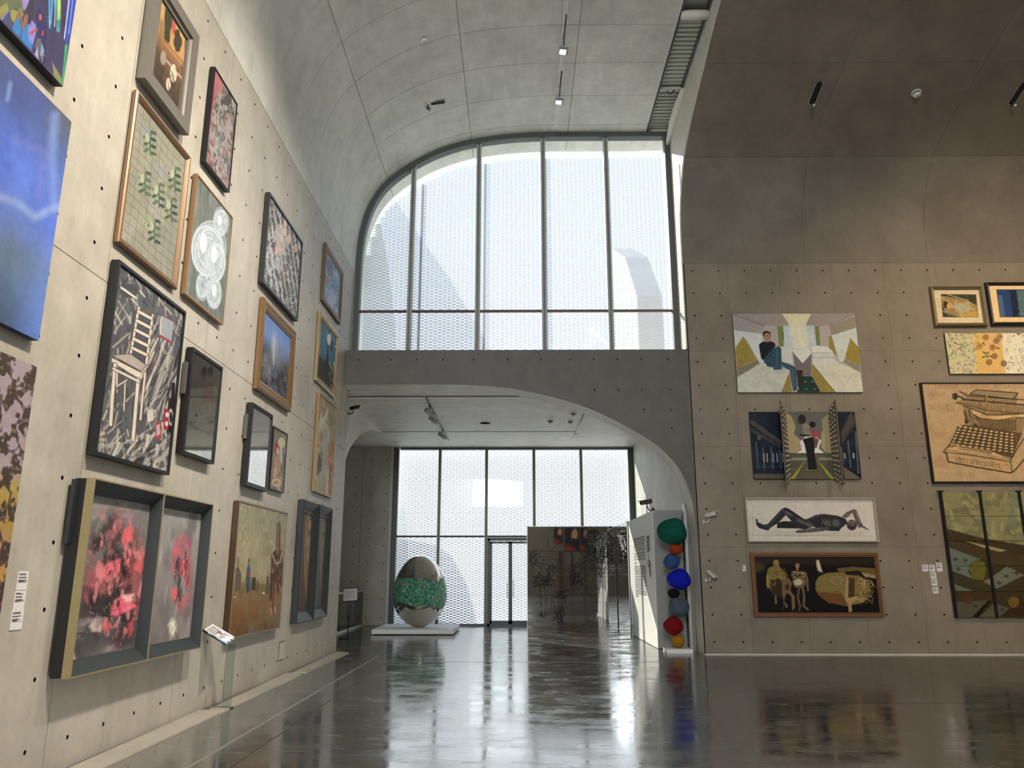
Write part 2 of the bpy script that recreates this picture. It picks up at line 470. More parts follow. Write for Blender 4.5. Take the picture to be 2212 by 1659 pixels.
# left vault shell
dv = dense(VPROF, 3)
outer = [(a, b) for a, b in dv]
shell = [(a-.04, b+.03) if i < 12 else (a, b+.035) for i, (a, b) in enumerate(outer)]
poly = shell + [(2.95, 11.95), (-3.6, 11.95), (-4.0, 11.5), (-4.0, 7.9)]
mb = MB().prism(poly, -12, 16.93, lambda a, b, h: (a, h, b))
cl = tag(recalc(mb.obj('ceiling_left', M['conc_v'])), kind='structure')
vault_patches(cl, VPROF, [(-3.6, 7.9), (-3.02, 10.15), (-1.08, 11.2), (1.14, 11.38), (2.95, 11.38)],
              [1.0, 3.65, 4.75, 5.85, 6.95, 8.05, 9.15, 10.25, 11.35, 12.45, 13.55, 14.65, 15.75, 16.93],
              lambda a, b, e: (a, e, b), M['conc_v'])
# right vault shell (turned a quarter: it curves towards the viewer)
dr = dense(RPROF, 3)
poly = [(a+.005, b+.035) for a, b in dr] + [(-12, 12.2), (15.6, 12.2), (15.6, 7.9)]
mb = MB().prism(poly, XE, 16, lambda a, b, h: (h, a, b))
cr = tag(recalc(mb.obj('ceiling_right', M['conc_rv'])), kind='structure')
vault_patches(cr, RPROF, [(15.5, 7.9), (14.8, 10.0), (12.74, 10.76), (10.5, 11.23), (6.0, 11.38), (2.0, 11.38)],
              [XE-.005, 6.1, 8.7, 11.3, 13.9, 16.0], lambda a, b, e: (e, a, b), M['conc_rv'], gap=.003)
# narrow pale end face of the right-hand shell, seen past the slot
M['conc_e'] = concrete('concrete_edge', (.50, .48, .40), (.68, .66, .57), (1, 1, 1), streak=.3, marks=.2)
face = [(a, b) for a, b in dr if a > 2.0]
poly = face + [(2.0, 11.9), (16.12, 11.9), (16.12, 6.02), (15.5, 6.02)]
mb = MB().prism(poly, XE-.03, XE-.002, lambda a, b, h: (h, a, b))
tag(recalc(mb.obj('trim_5', M['conc_e'])), kind='structure')

# ---------------------------------------------------------------- slot with louvres between the vaults
sl = thing('ceiling_slot', (3.2, 9.0, 11.42), None, None); sl['kind'] = 'structure'
def loc_to(o, p): return (p[0]-o.location.x, p[1]-o.location.y, p[2]-o.location.z)
slat = None
n = 0
for y in np.arange(2.0, 16.1, .128):
    y = float(y)
    if abs(y-12.25) < .34 or abs(y-14.55) < .1: continue
    if slat is None:
        xf = Matrix.Rotation(math.radians(14), 4, 'X')
        slat = MB().cbox((0, 0, 0), .46, .104, .03, xf=xf).obj('louvre_slat', M['louv'], sl)
        o = slat
    else:
        o = slat.copy(); COL.objects.link(o)
    o.location = loc_to(sl, (3.2, y, 11.50))
MB().tube([loc_to(sl, (2.97, 12.2, 11.38)), loc_to(sl, (3.46, 12.2, 11.38))], .085, 14).obj('round_beam', M['conc_e'], sl, True)
MB().cbox(loc_to(sl, (3.2, 12.45, 11.50)), .46, .36, .02).obj('blank_panel', M['mull'], sl)
MB().cbox(loc_to(sl, (3.2, 14.5, 11.43)), .46, .07, .06).obj('cross_bar', M['louv'], sl)
MB().box(*loc_to(sl, (2.965, 2, 11.38)), *loc_to(sl, (2.985, 16.1, 11.56))).obj('edge_angle', M['frame_d'], sl)
MB().box(*loc_to(sl, (3.435, 2, 11.40)), *loc_to(sl, (3.455, 16.1, 11.56))).obj('edge_angle', M['frame_d'], sl)
MB().tube([loc_to(sl, (3.30, 14.5, 11.40)), loc_to(sl, (3.20, 14.52, 11.31)), loc_to(sl, (3.14, 14.5, 11.38))], .012, 6).obj('cable_loop', M['black'], sl, True)
mb = MB()
mb.tube([loc_to(sl, p) for p in ((3.43, 14.3, 11.27), (3.43, 14.8, 11.25), (3.43, 15.4, 11.2), (3.43, 16.05, 11.05))], [.05, .09, .10, .05], 12)
mb.obj('concrete_corbel', M['conc_e'], sl, True)
MB().box(*loc_to(sl, (2.97, 2, 11.60)), *loc_to(sl, (3.45, 16.1, 11.62))).obj('added_sky_cover', M['mull'], sl)  # added plate over the slats, keeps sky light from coming through

# ---------------------------------------------------------------- rest of the hall behind the viewpoint
tag(MB().box(-4, -12.3, 0, 16, -12, 12).obj('wall_rear', M['conc_r']), kind='structure')
tag(MB().box(16, -12.3, 0, 16.3, 16.15, 12).obj('wall_right', M['conc_r']), kind='structure')

# ---------------------------------------------------------------- lower bay
tag(MB().box(-9, 16.12, 5.27, 3.5, 24.3, 5.98).obj('ceiling_bay', M['conc_bay']), kind='structure')
cb = bpy.data.objects['ceiling_bay']
MB().box(-3.78, 21.0, 5.262, 1.62, 21.02, 5.275).obj('ceiling_joint', M['hole'], cb)
MB().box(-3.78, 16.6, 5.258, 1.9, 16.63, 5.275).obj('ceiling_joint', M['hole'], cb)
tag(MB().box(3.5, 16.12, 0, 4.1, 24.3, 5.98).obj('wall_bay', M['conc_bay']), kind='structure')
# left side of the bay: spandrel over a quarter arch
sp = [(16.06, 5.27), (16.06, 3.0), (16.5, 3.0), (16.6, 3.3), (16.78, 3.66), (17.0, 3.98), (17.32, 4.24), (17.7, 4.44), (18.3, 4.70), (18.94, 4.89),
      (19.58, 5.05), (20.2, 5.16), (20.9, 5.23), (21.5, 5.27)]
mb = MB().prism(sp, -3.8, -4.2, lambda a, b, h: (h, a, b)).box(-4.2, 16.06, 0, -3.8, 16.5, 3.0)
tag(recalc(mb.obj('wall_spandrel', M['conc_bay'])), kind='structure')
wf = MB().box(-9, YB+.04, 0, -3.92, 24.3, 5.27); wf = tag(wf.obj('wall_far', M['conc_lo']), kind='structure')
panel_set(wf, M['conc_lo'], [-9, -7.0, -4.78, -3.92], [0, 5.27], -4.97, .46, .23, .515,
          lambda a, b, d: (a, d, b), lambda a, b: (a, YB, b), gap=.005)
tag(MB().box(-9.3, 16.06, 0, -9, 24.3, 5.98).obj('wall_aisle', M['conc_lo']), kind='structure')
tag(MB().box(-9, 15.8, 0, -4.0, 16.06, 5.98).obj('wall_aisle_front', M['conc_lo']), kind='structure')
tag(MB().box(-3.92, 23.70, 0, -3.84, 24.3, 5.33).obj('trim_6', M['offwhite']), kind='structure')
tag(MB().box(-3.84, 23.62, 5.32, 3.5, 23.70, 5.36).box(-3.84, 23.62, 5.25, 3.5, 23.66, 5.27).obj('trim_7', M['plastic']), kind='structure')

# ---------------------------------------------------------------- windows
def window(name, cols, rows, y, top, mat_pane, fw=.11, mw=.11, tw=.035, top_fn=None, xl=None, xr=None, zb=0.0, extra_top=0):
    w = thing(name, (0, y, 0), None, None); w['kind'] = 'structure'
    # mullions
    for x in cols:
        zt = top_fn(x)
        MB().box(x-mw/2, -.05, zb, x+mw/2, .09, zt).obj('mullion', M['mull'], w)
        MB().box(x-.012, -.058, zb, x+.012, -.05, zt).obj('mullion_gasket', M['frame_d'], w)
    xs = [xl] + list(cols) + [xr]
    zs = list(rows)
    for z in zs:
        for a, b in zip(xs[:-1], xs[1:]):
            MB().box(a+mw/2, -.03, z-tw/2, b-mw/2, .06, z+tw/2).obj('transom', M['rust'], w)
    for a, b in zip(xs[:-1], xs[1:]):
        zz = [zb] + zs
        for i, z0 in enumerate(zz):
            if i < len(zs):
                pol = [(a, z0), (b, z0), (b, zs[i]), (a, zs[i])]
            else:
                k = 10
                pol = [(a, z0), (b, z0)] + [(b+(a-b)*j/k, top_fn(b+(a-b)*j/k)) for j in range(k+1)]
            mb = MB(); nv = len(pol)
            mb.add([(p, .02, q) for p, q in pol], [tuple(range(nv))])
            mb.obj('pane', mat_pane, w)
    return w
vx = [p[0] for p in dv]; vz = [p[1] for p in dv]
def vtop(x):
    if x <= vx[0]: return 7.9
    return float(np.interp(x, vx, vz))
w1 = window('window_1', [-2.39, -.90, .565, 2.01], [7.07], 16.15, None, M['glass'], top_fn=lambda x: vtop(max(x, -3.585))-.02, xl=-3.58, xr=3.46, zb=6.0)
# outer frame following the vault
path = [(-3.6, 6.0)] + [p for p in dv] + [(3.47, 11.38), (3.47, 6.0)]
def offs(path, d):
    out = []
    for i, p in enumerate(path):
        a = path[max(i-1, 0)]; b = path[min(i+1, len(path)-1)]
        tx, ty = b[0]-a[0], b[1]-a[1]; l = math.hypot(tx, ty) or 1
        out.append((p[0]+ty/l*d, p[1]-tx/l*d))
    return out
pc = [p for i, p in enumerate(path)]
inn = offs(pc, .12)
inn[-2] = (3.35, 11.26); inn[-1] = (3.35, 6.0)
mb = MB(); n = len(pc)
vs = []
for p, q in zip(pc, inn):
    vs += [(p[0], -.10, p[1]), (q[0], -.10, q[1]), (p[0], .10, p[1]), (q[0], .10, q[1])]
fs = []
for i in range(n-1):
    a, b = 4*i, 4*(i+1)
    fs += [(a, a+1, b+1, b), (a+2, b+2, b+3, a+3), (a+1, a+3, b+3, b+1)]
mb.add(vs, fs); recalc(mb.obj('window_frame', M['frame_d'], w1))

w2 = window('window_2', [-2.42, -.99, .46, 1.90], [2.57], YB, None, M['glass'], top_fn=lambda x: 5.3, xl=-3.8, xr=3.45, zb=0.0, tw=.05, mw=.09)
mb = MB().box(-3.84, -.08, 0, -3.68, .1, 5.32).box(3.34, -.08, 0, 3.5, .1, 5.32).box(-3.64, -.08, 5.19, 3.34, .1, 5.32).box(-3.64, -.08, 0, 3.34, .1, .06)
mb.obj('window_frame', M['frame_d'], w2)
# glazed double door in the lower window
d1 = thing('door_1', (0, YB-.02, 0), None, None); d1['kind'] = 'structure'
mb = MB().box(-.94, -.06, 2.44, .42, .06, 2.53).box(-.94, -.06, 0, -.86, .06, 2.5).box(.34, -.06, 0, .42, .06, 2.5)
mb.obj('door_frame', M['frame_d'], d1)
for s, (a, b) in enumerate(((-.86, -.26), (-.26, .34))):
    lf = MB().box(a, -.045, .05, a+.055, .045, 2.42).box(b-.055, -.045, .05, b, .045, 2.42).box(a, -.045, .05, b, .045, .15).box(a, -.045, 2.36, b, .045, 2.42)
    lf = lf.obj('door_leaf', M['frame_d'], d1)
    MB().box(a, -.048, .03, b, .03, .05).obj('kick_strip', M['chrome'], lf)
    MB().tube([(a+.35 if s else b-.35, -.07, .9), (a+.35 if s else b-.35, -.07, .9)], .01)
    MB().tube([((a+.09) if s else (b-.09), -.09, .8), ((a+.09) if s else (b-.09), -.09, 1.3)], .012, 8).obj('door_handle', M['chrome'], lf, True)
    MB().add([(a, 0, .1), (b, 0, .1), (b, 0, 2.4), (a, 0, 2.4)], [(0, 1, 2, 3)]).obj('pane', M['glass'], lf)

# ---------------------------------------------------------------- expanded metal screens outside the glass
def screen(name, x0, x1, z0, z1, y, P, R, topf=None, label=''):
    V = []; T = []
    tile = [(-.5, 0), (0, -.5), (.5, 0), (0, .5)]
    op = [(-.35, 0), (-.16, -.135), (.16, -.135), (.35, 0), (.16, .135), (-.16, .135)]
    base = [(a*P, b*R) for a, b in tile+op]
    fs = [(0, 1, 5, 4), (1, 6, 5), (1, 2, 7, 6), (2, 3, 8, 7), (3, 9, 8), (3, 0, 4, 9)]
    vs = []; ff = []
    rows = int((z1-z0)/(R/2)); cols = int((x1-x0)/P)+2
    for r in range(rows):
        z = z0 + r*R/2
        for c in range(cols):
            x = x0 + c*P + (P/2 if r % 2 else 0)
            if x > x1: continue
            if topf and z > topf(x)-.02: continue
            b = len(vs)
            for (a, h) in base:
                vs.append((x+a, y + h*.25, z+h))
            ff += [tuple(b+i for i in f) for f in fs]
    m = link_mesh(name, vs, ff, M['screen'])
    return m
def screen_mat():
    m = bpy.data.materials.new('screen_coating'); m.use_nodes = True
    nt = m.node_tree; nt.nodes.clear()
    o = nd(nt, 'ShaderNodeOutputMaterial'); mix = nd(nt, 'ShaderNodeMixShader'); mix.inputs[0].default_value = .24
    d = nd(nt, 'ShaderNodeBsdfDiffuse'); d.inputs[0].default_value = (.30, .35, .46, 1)
    t = nd(nt, 'ShaderNodeBsdfTranslucent'); t.inputs[0].default_value = (.40, .40, .38, 1)
    nt.links.new(d.outputs[0], mix.inputs[1]); nt.links.new(t.outputs[0], mix.inputs[2]); nt.links.new(mix.outputs[0], o.inputs[0])
    return m
M['screen'] = screen_mat()
s1 = screen('mesh_screen', -3.55, 3.42, 6.05, 11.4, 17.0, .205, .072, lambda x: vtop(x)-.1)
tag(s1, 'expanded metal screen of lens-shaped openings outside the upper arched window', 'mesh screen', kind='stuff')
s2 = screen('mesh_screen', -3.8, 3.5, .02, 5.5, 24.65, .215, .078)
tag(s2, 'expanded metal screen of lens-shaped openings outside the lower window and door', 'mesh screen', kind='stuff')
# posts that carry the screens
for x in (-2.30, -.80, .66, 2.1):
    tag(MB().box(x-.025, 17.06, 6.0, x+.025, 17.12, vtop(x)-.1).obj('screen_post', M['mull']), 'slim metal post behind the upper mesh screen, %s of four' % {-2.3: 'leftmost', -.8: 'second', .66: 'third', 2.1: 'rightmost'}[x], 'post', 'posts behind the upper mesh screen')
tag(MB().box(2.95, 16.13, 11.40, 3.9, 16.93, 11.95).obj('ceiling_corner', M['conc_v']), kind='structure')
# outside: free-standing wing walls of the neighbouring vaults
wing = [(17.25, 5.95), (17.25, 10.9), (18.0, 10.75), (18.8, 10.4), (19.8, 10.0), (20.9, 9.3), (21.8, 8.4), (22.6, 7.3), (23.0, 5.95)]
mb = MB().prism(wing, -3.62, -4.1, lambda a, b, h: (h, a, b))
tag(recalc(mb.obj('wall_wing_upper', M['offwhite'])), kind='structure')
wing2 = [(24.7, -.05), (24.7, 2.6), (25.6, 3.1), (26.6, 3.6), (27.3, 3.75), (28.0, 3.3), (28.6, 2.2), (28.9, -.05)]
mb = MB().prism(wing2, -4.0, -4.5, lambda a, b, h: (h, a, b))
tag(recalc(mb.obj('wall_wing_lower', M['offwhite'])), kind='structure')
mb = MB().prism([(20.5, 5.95), (20.5, 9.0), (22.5, 11.0), (25.5, 12.6), (25.5, 5.95)], 3.3, 4.0, lambda a, b, h: (h, a, b))
tag(recalc(mb.obj('wall_wing_right', M['conc_lo'])), kind='structure')
# ================================================================ pictures: painted surfaces made in code
def hash2(ix, iy, seed):
    n = (ix.astype(np.int64)*374761393 + iy.astype(np.int64)*668265263 + (int(seed)*144269504 % 1000003))
    n = n & 0x7fffffff; n = ((n ^ (n >> 13))*1274126177) & 0x7fffffff
    return ((n ^ (n >> 16)) & 0xffff)/65535.0
def vnoise(x, y, seed=0):
    ix, iy = np.floor(x), np.floor(y); fx, fy = x-ix, y-iy
    fx = fx*fx*(3-2*fx); fy = fy*fy*(3-2*fy)
    a = hash2(ix, iy, seed); b = hash2(ix+1, iy, seed); c = hash2(ix, iy+1, seed); d = hash2(ix+1, iy+1, seed)
    return (a*(1-fx)+b*fx)*(1-fy) + (c*(1-fx)+d*fx)*fy
def fbm(x, y, seed=0, oct=4):
    s = 0; a = .5; t = 0
    for o in range(oct):
        s = s + a*vnoise(x*2**o, y*2**o, seed+o*17); t += a; a *= .55
    return s/t
def slin(c):
    c = np.asarray(c, float)/255
    return np.where(c <= .04045, c/12.92, ((c+.055)/1.055)**2.4)

def wall_basis(w):
    if w == 'L': return Matrix(((0, 0, 1), (1, 0, 0), (0, 1, 0)))     # u=+Y v=+Z n=+X
    return Matrix(((1, 0, 0), (0, 0, -1), (0, 1, 0)))                  # u=+X v=+Z n=-Y
def wall_uv(w, px, py, off):
    if w == 'L': p = on_x(px, py, XL+off); return p[1], p[2]
    p = on_y(px, py, YW-off); return p[0], p[2]
def wall_xyz(w, u, v, n):
    if w == 'L': return XL+n, u, v
    return u, YW-n, v

def paint_material(name, rough=.5, metal=0.0, bump=.3, spec=.16):
    m, nt, b = newmat(name)
    a = nd(nt, 'ShaderNodeVertexColor', layer_name='Paint')
    nt.links.new(a.outputs[0], b.inputs['Base Color'])
    b.inputs['Roughness'].default_value = rough; b.inputs['Metallic'].default_value = metal
    b.inputs['Specular IOR Level'].default_value = spec
    g = nd(nt, 'ShaderNodeNewGeometry'); n = nd(nt, 'ShaderNodeTexNoise'); n.inputs['Scale'].default_value = 60
    nt.links.new(g.outputs['Position'], n.inputs['Vector'])
    bp = nd(nt, 'ShaderNodeBump'); bp.inputs['Strength'].default_value = bump; bp.inputs['Distance'].default_value = .004
    nt.links.new(n.outputs[0], bp.inputs['Height']); nt.links.new(bp.outputs[0], b.inputs['Normal'])
    return m
M['paint'] = paint_material('oil_paint', .5)
M['print'] = paint_material('paper_print', .7, 0, .05)
M['mirror_paint'] = paint_material('mirror_steel', .045, .92, 0)

class Canvas:
    """grid of vertices on a picture; drawing happens at the vertices, coordinates are the photograph's"""
    def __init__(s, w, u0, u1, v0, v1, n, step=1.4, seed=1):
        s.w = w; s.r = (u0, u1, v0, v1, n)
        c = [proj(*wall_xyz(w, u, v, n)) for u, v in ((u0, v1), (u1, v1), (u1, v0), (u0, v0))]
        W = max(math.dist(c[0], c[1]), math.dist(c[3], c[2])); H = max(math.dist(c[0], c[3]), math.dist(c[1], c[2]))
        s.nu = int(min(420, max(8, W/step))); s.nv = int(min(420, max(8, H/step)))
        U, V = np.meshgrid(np.linspace(u0, u1, s.nu), np.linspace(v1, v0, s.nv))
        s.U, s.V = U.ravel(), V.ravel()
        x, y, z = wall_xyz(w, s.U, s.V, n)
        s.PX, s.PY = proj(x+0*s.U, y+0*s.U, z+0*s.U)
        s.u = (s.U-u0)/(u1-u0); s.v = (v1-s.V)/(v1-v0)
        s.C = np.zeros((len(s.U), 3)); s.t = (0, 0, 1.0); s.rng = random.Random(seed); s.seed = seed
    def view(s, x0, y0, k): s.t = (x0, y0, k); return s
    def _p(s, pts): return [(s.t[0]+x*s.t[2], s.t[1]+y*s.t[2]) for x, y in pts]
    def bg(s, col): s.C[:] = slin(col); return s
    def _mix(s, idx, a, col):
        a = np.clip(a, 0, 1)[:, None]
        s.C[idx] = s.C[idx]*(1-a) + slin(col)*a
    def grad(s, stops):
        """vertical colours from top to bottom"""
        vs = [q[0] for q in stops]; cs = np.array([slin(q[1]) for q in stops])
        for k in range(3): s.C[:, k] = np.interp(s.v, vs, cs[:, k])
        return s
    def P(s, pts, col, a=1, soft=.8):
        q = s._p(pts); xs = [p[0] for p in q]; ys = [p[1] for p in q]
        idx = np.nonzero((s.PX > min(xs)-2) & (s.PX < max(xs)+2) & (s.PY > min(ys)-2) & (s.PY < max(ys)+2))[0]
        if not len(idx): return s
        X, Y = s.PX[idx], s.PY[idx]; ins = np.zeros(len(idx), bool); dm = np.full(len(idx), 1e9)
        for (x0, y0), (x1, y1) in zip(q, q[1:]+q[:1]):
            c = ((y0 > Y) != (y1 > Y))
            if abs(y1-y0) > 1e-9: ins ^= c & (X < (x1-x0)*(Y-y0)/(y1-y0)+x0)
            l2 = (x1-x0)**2+(y1-y0)**2+1e-9
            t = np.clip(((X-x0)*(x1-x0)+(Y-y0)*(y1-y0))/l2, 0, 1)
            dm = np.minimum(dm, np.hypot(X-x0-t*(x1-x0), Y-y0-t*(y1-y0)))
        sd = np.where(ins, dm, -dm)
        s._mix(idx, a*np.clip(.5+sd/(2*soft), 0, 1), col); return s
    def L(s, pts, w, col, a=1, soft=.7):
        q = s._p(pts); w = w*s.t[2]
        xs = [p[0] for p in q]; ys = [p[1] for p in q]; m = w+2
        idx = np.nonzero((s.PX > min(xs)-m) & (s.PX < max(xs)+m) & (s.PY > min(ys)-m) & (s.PY < max(ys)+m))[0]
        if not len(idx): return s
        X, Y = s.PX[idx], s.PY[idx]; dm = np.full(len(idx), 1e9)
        for (x0, y0), (x1, y1) in zip(q[:-1], q[1:]):
            l2 = (x1-x0)**2+(y1-y0)**2+1e-9
            t = np.clip(((X-x0)*(x1-x0)+(Y-y0)*(y1-y0))/l2, 0, 1)
            dm = np.minimum(dm, np.hypot(X-x0-t*(x1-x0), Y-y0-t*(y1-y0)))
        s._mix(idx, a*np.clip((w/2+soft-dm)/(2*soft)+0., 0, 1)*min(1, w/soft), col); return s
    def E(s, cx, cy, rx, ry, col, a=1, soft=.12, ang=0.0, ring=None):
        (cx, cy), = s._p([(cx, cy)]); rx *= s.t[2]; ry *= s.t[2]; m = max(rx, ry)*1.3+2
        idx = np.nonzero((abs(s.PX-cx) < m) & (abs(s.PY-cy) < m))[0]
        if not len(idx): return s
        X, Y = s.PX[idx]-cx, s.PY[idx]-cy; c, n = math.cos(ang), math.sin(ang)
        d = np.hypot((X*c+Y*n)/rx, (-X*n+Y*c)/ry)
        if ring: s._mix(idx, a*np.clip(1-abs(d-1)/ring, 0, 1), col)
        else: s._mix(idx, a*np.clip((1+soft/2-d)/soft, 0, 1), col)
        return s
    def N(s, sc, col, lo, hi, a=1, sx=1, sy=1, seed=0, where=None, oct=4, warp=0):
        x, y = s.U*sc*sx, s.V*sc*sy
        if warp:
            w1 = fbm(x*.7+9, y*.7, s.seed*31+seed+5, 3); w2 = fbm(x*.7, y*.7+7, s.seed*31+seed+6, 3)
            x = x+warp*(w1-.5); y = y+warp*(w2-.5)
        f = fbm(x, y, s.seed*31+seed, oct)
        al = a*np.clip((f-lo)/(hi-lo), 0, 1)
        if where is not None: al = al*where
        s._mix(slice(None), al, col); return s
    def soft(s, cx, cy, rx, ry, p=1.5):
        (cx, cy), = s._p([(cx, cy)]); rx *= s.t[2]; ry *= s.t[2]
        return np.clip(1-(((s.PX-cx)/rx)**2+((s.PY-cy)/ry)**2)**(p/2), 0, 1)
    def S(s, n, box, ang, length, w, cols, a=.8, jit=.3, curve=0):
        x0, y0, x1, y1 = box; r = s.rng
        for _ in range(n):
            x, y = r.uniform(x0, x1), r.uniform(y0, y1); t = math.radians(ang+r.gauss(0, jit*60)); l = length*r.uniform(.4, 1.3)
            pts = [(x, y)]
            for k in range(3):
                t += r.gauss(0, curve); pts.append((pts[-1][0]+math.cos(t)*l/3, pts[-1][1]+math.sin(t)*l/3))
            s.L(pts, w*r.uniform(.5, 1.4), r.choice(cols), a*r.uniform(.6, 1))
        return s
    def mesh(s, gain=1.0, relief=0.0, name='canvas', mat=None, parent=None):
        u0, u1, v0, v1, n = s.r
        cu, cv = (u0+u1)/2, (v0+v1)/2
        co = np.zeros((len(s.U), 3)); co[:, 0] = s.U; co[:, 1] = s.V; co[:, 2] = 0
        if relief:
            lum = s.C.mean(1); co[:, 2] = relief*(lum-lum.mean())
        me = bpy.data.meshes.new(name)
        nv, nu = s.nv, s.nu
        i = np.arange((nv-1)*(nu-1)); r, c = i//(nu-1), i % (nu-1); a = r*nu+c
        q = np.stack([a, a+nu, a+nu+1, a+1], 1).ravel()
        me.vertices.add(len(co)); me.loops.add(len(q)); me.polygons.add(len(i))
        me.vertices.foreach_set('co', co.ravel().astype(np.float32))
        me.loops.foreach_set('vertex_index', q.astype(np.int32))
        me.polygons.foreach_set('loop_start', (np.arange(len(i))*4).astype(np.int32))
        me.update(calc_edges=True)
        at = me.color_attributes.new('Paint', 'FLOAT_COLOR', 'POINT')
        pr = mat is not None
        f1 = fbm(s.U*26, s.V*26, s.seed+90, 3)-.5; f2 = fbm(s.U*7, s.V*9, s.seed+91, 3)-.5
        k = 1+(f1*(.25 if pr else .75)+f2*(.12 if pr else .42))
        g = s.C.mean(1, keepdims=True); cc = (g+(s.C-g)*.88)*k[:, None]
        col = np.ones((len(co), 4), np.float32); col[:, :3] = np.clip(cc*gain, 0, .92)
        at.data.foreach_set('color', col.ravel())
        me.materials.append(mat or M['paint'])
        o = bpy.data.objects.new(name, me); COL.objects.link(o)
        if parent: o.parent = parent
        return o

def frame_mesh(w, h, prof):
    """mitred moulding; prof = [(inset, height)...] from the outer back edge to the inner edge"""
    vs = []; fs = []
    for (d, n) in prof:
        vs += [(d, d, n), (w-d, d, n), (w-d, h-d, n), (d, h-d, n)]
    for i in range(len(prof)-1):
        for k in range(4):
            fs.append((i*4+k, i*4+(k+1) % 4, (i+1)*4+(k+1) % 4, (i+1)*4+k))
    return vs, fs
GAIN = {'L': .92, 'B': 1.5}
FM = {}
def fmat(rgb, rough=.45, metal=0.0):
    k = (tuple(rgb), rough, metal)
    if k not in FM: FM[k] = plain('moulding_%d' % len(FM), lin(rgb), rough, metal, noise=.12, nscale=25)
    return FM[k]
ARTS = {}
def picture(name, label, w, corners, off, prof, fcol, draw, cat='painting', inset=None, rect=None, gain=1.0, mat=None,
            step=1.4, seed=1, group=None, back=True, side=None, frough=.45, fmetal=0.0, extra=None, relief=0.0):
    """prof: [(inset, height above canvas back)...]; heights measured from the wall; off = distance of the front face from the wall"""
    q = [wall_uv(w, x, y, off) if x is not None else (None, None) for x, y in corners] if corners else []
    if rect is None:
        us0 = [q[i][0] for i in (0, 3) if q[i][0] is not None]; us1 = [q[i][0] for i in (1, 2) if q[i][0] is not None]
        v1_ = [q[i][1] for i in (0, 1) if q[i][1] is not None]; v0_ = [q[i][1] for i in (2, 3) if q[i][1] is not None]
        m = lambda l: sum(l)/len(l)
        u0, u1, v1, v0 = m(us0), m(us1), m(v1_), m(v0_)
    else:
        u0, u1, v0, v1 = rect
    t = thing(name, wall_xyz(w, u0, v0, 0), label, cat, group, mat=wall_basis(w))
    W, H = u1-u0, v1-v0
    gap = .012
    ci = inset if inset is not None else (prof[-1][0] if prof else 0.0)
    ch = prof[-1][1] if prof else off
    if prof:
        vs, fs = frame_mesh(W, H, prof)
        o = recalc(link_mesh('frame', vs, fs, fmat(fcol, frough, fmetal), t))
        # outward orientation check is not needed: both sides shade
    body = MB().box(.004 if prof else 0, .004 if prof else 0, gap, W-(.004 if prof else 0), H-(.004 if prof else 0), ch-.002)
    body.obj('stretcher', fmat(side or fcol, .6), t)
    cv = Canvas(w, u0+ci, u1-ci, v0+ci, v1-ci, ch, step, seed)
    draw(cv)
    o = cv.mesh(GAIN[w]*gain, relief, 'canvas', mat or M['paint'], t)
    o.location = (-u0, -v0, ch+.001)
    ARTS[name] = t
    if extra: extra(t, W, H, u0, v0)
    return t, (u0, u1, v0, v1)

def flat_prof(wd, off, rec=.02): return [(0, .012), (0, off), (wd, off), (wd, off-rec)]
def ogee(wd, off, rec=.03):
    return [(0, .012), (0, off*.75), (wd*.15, off*.95), (wd*.3, off), (wd*.45, off*.93), (wd*.55, off*.8), (wd*.7, off*.84), (wd*.8, off*.72), (wd, max(.03, off-rec-.01)), (wd, max(.025, off-rec-.02))]

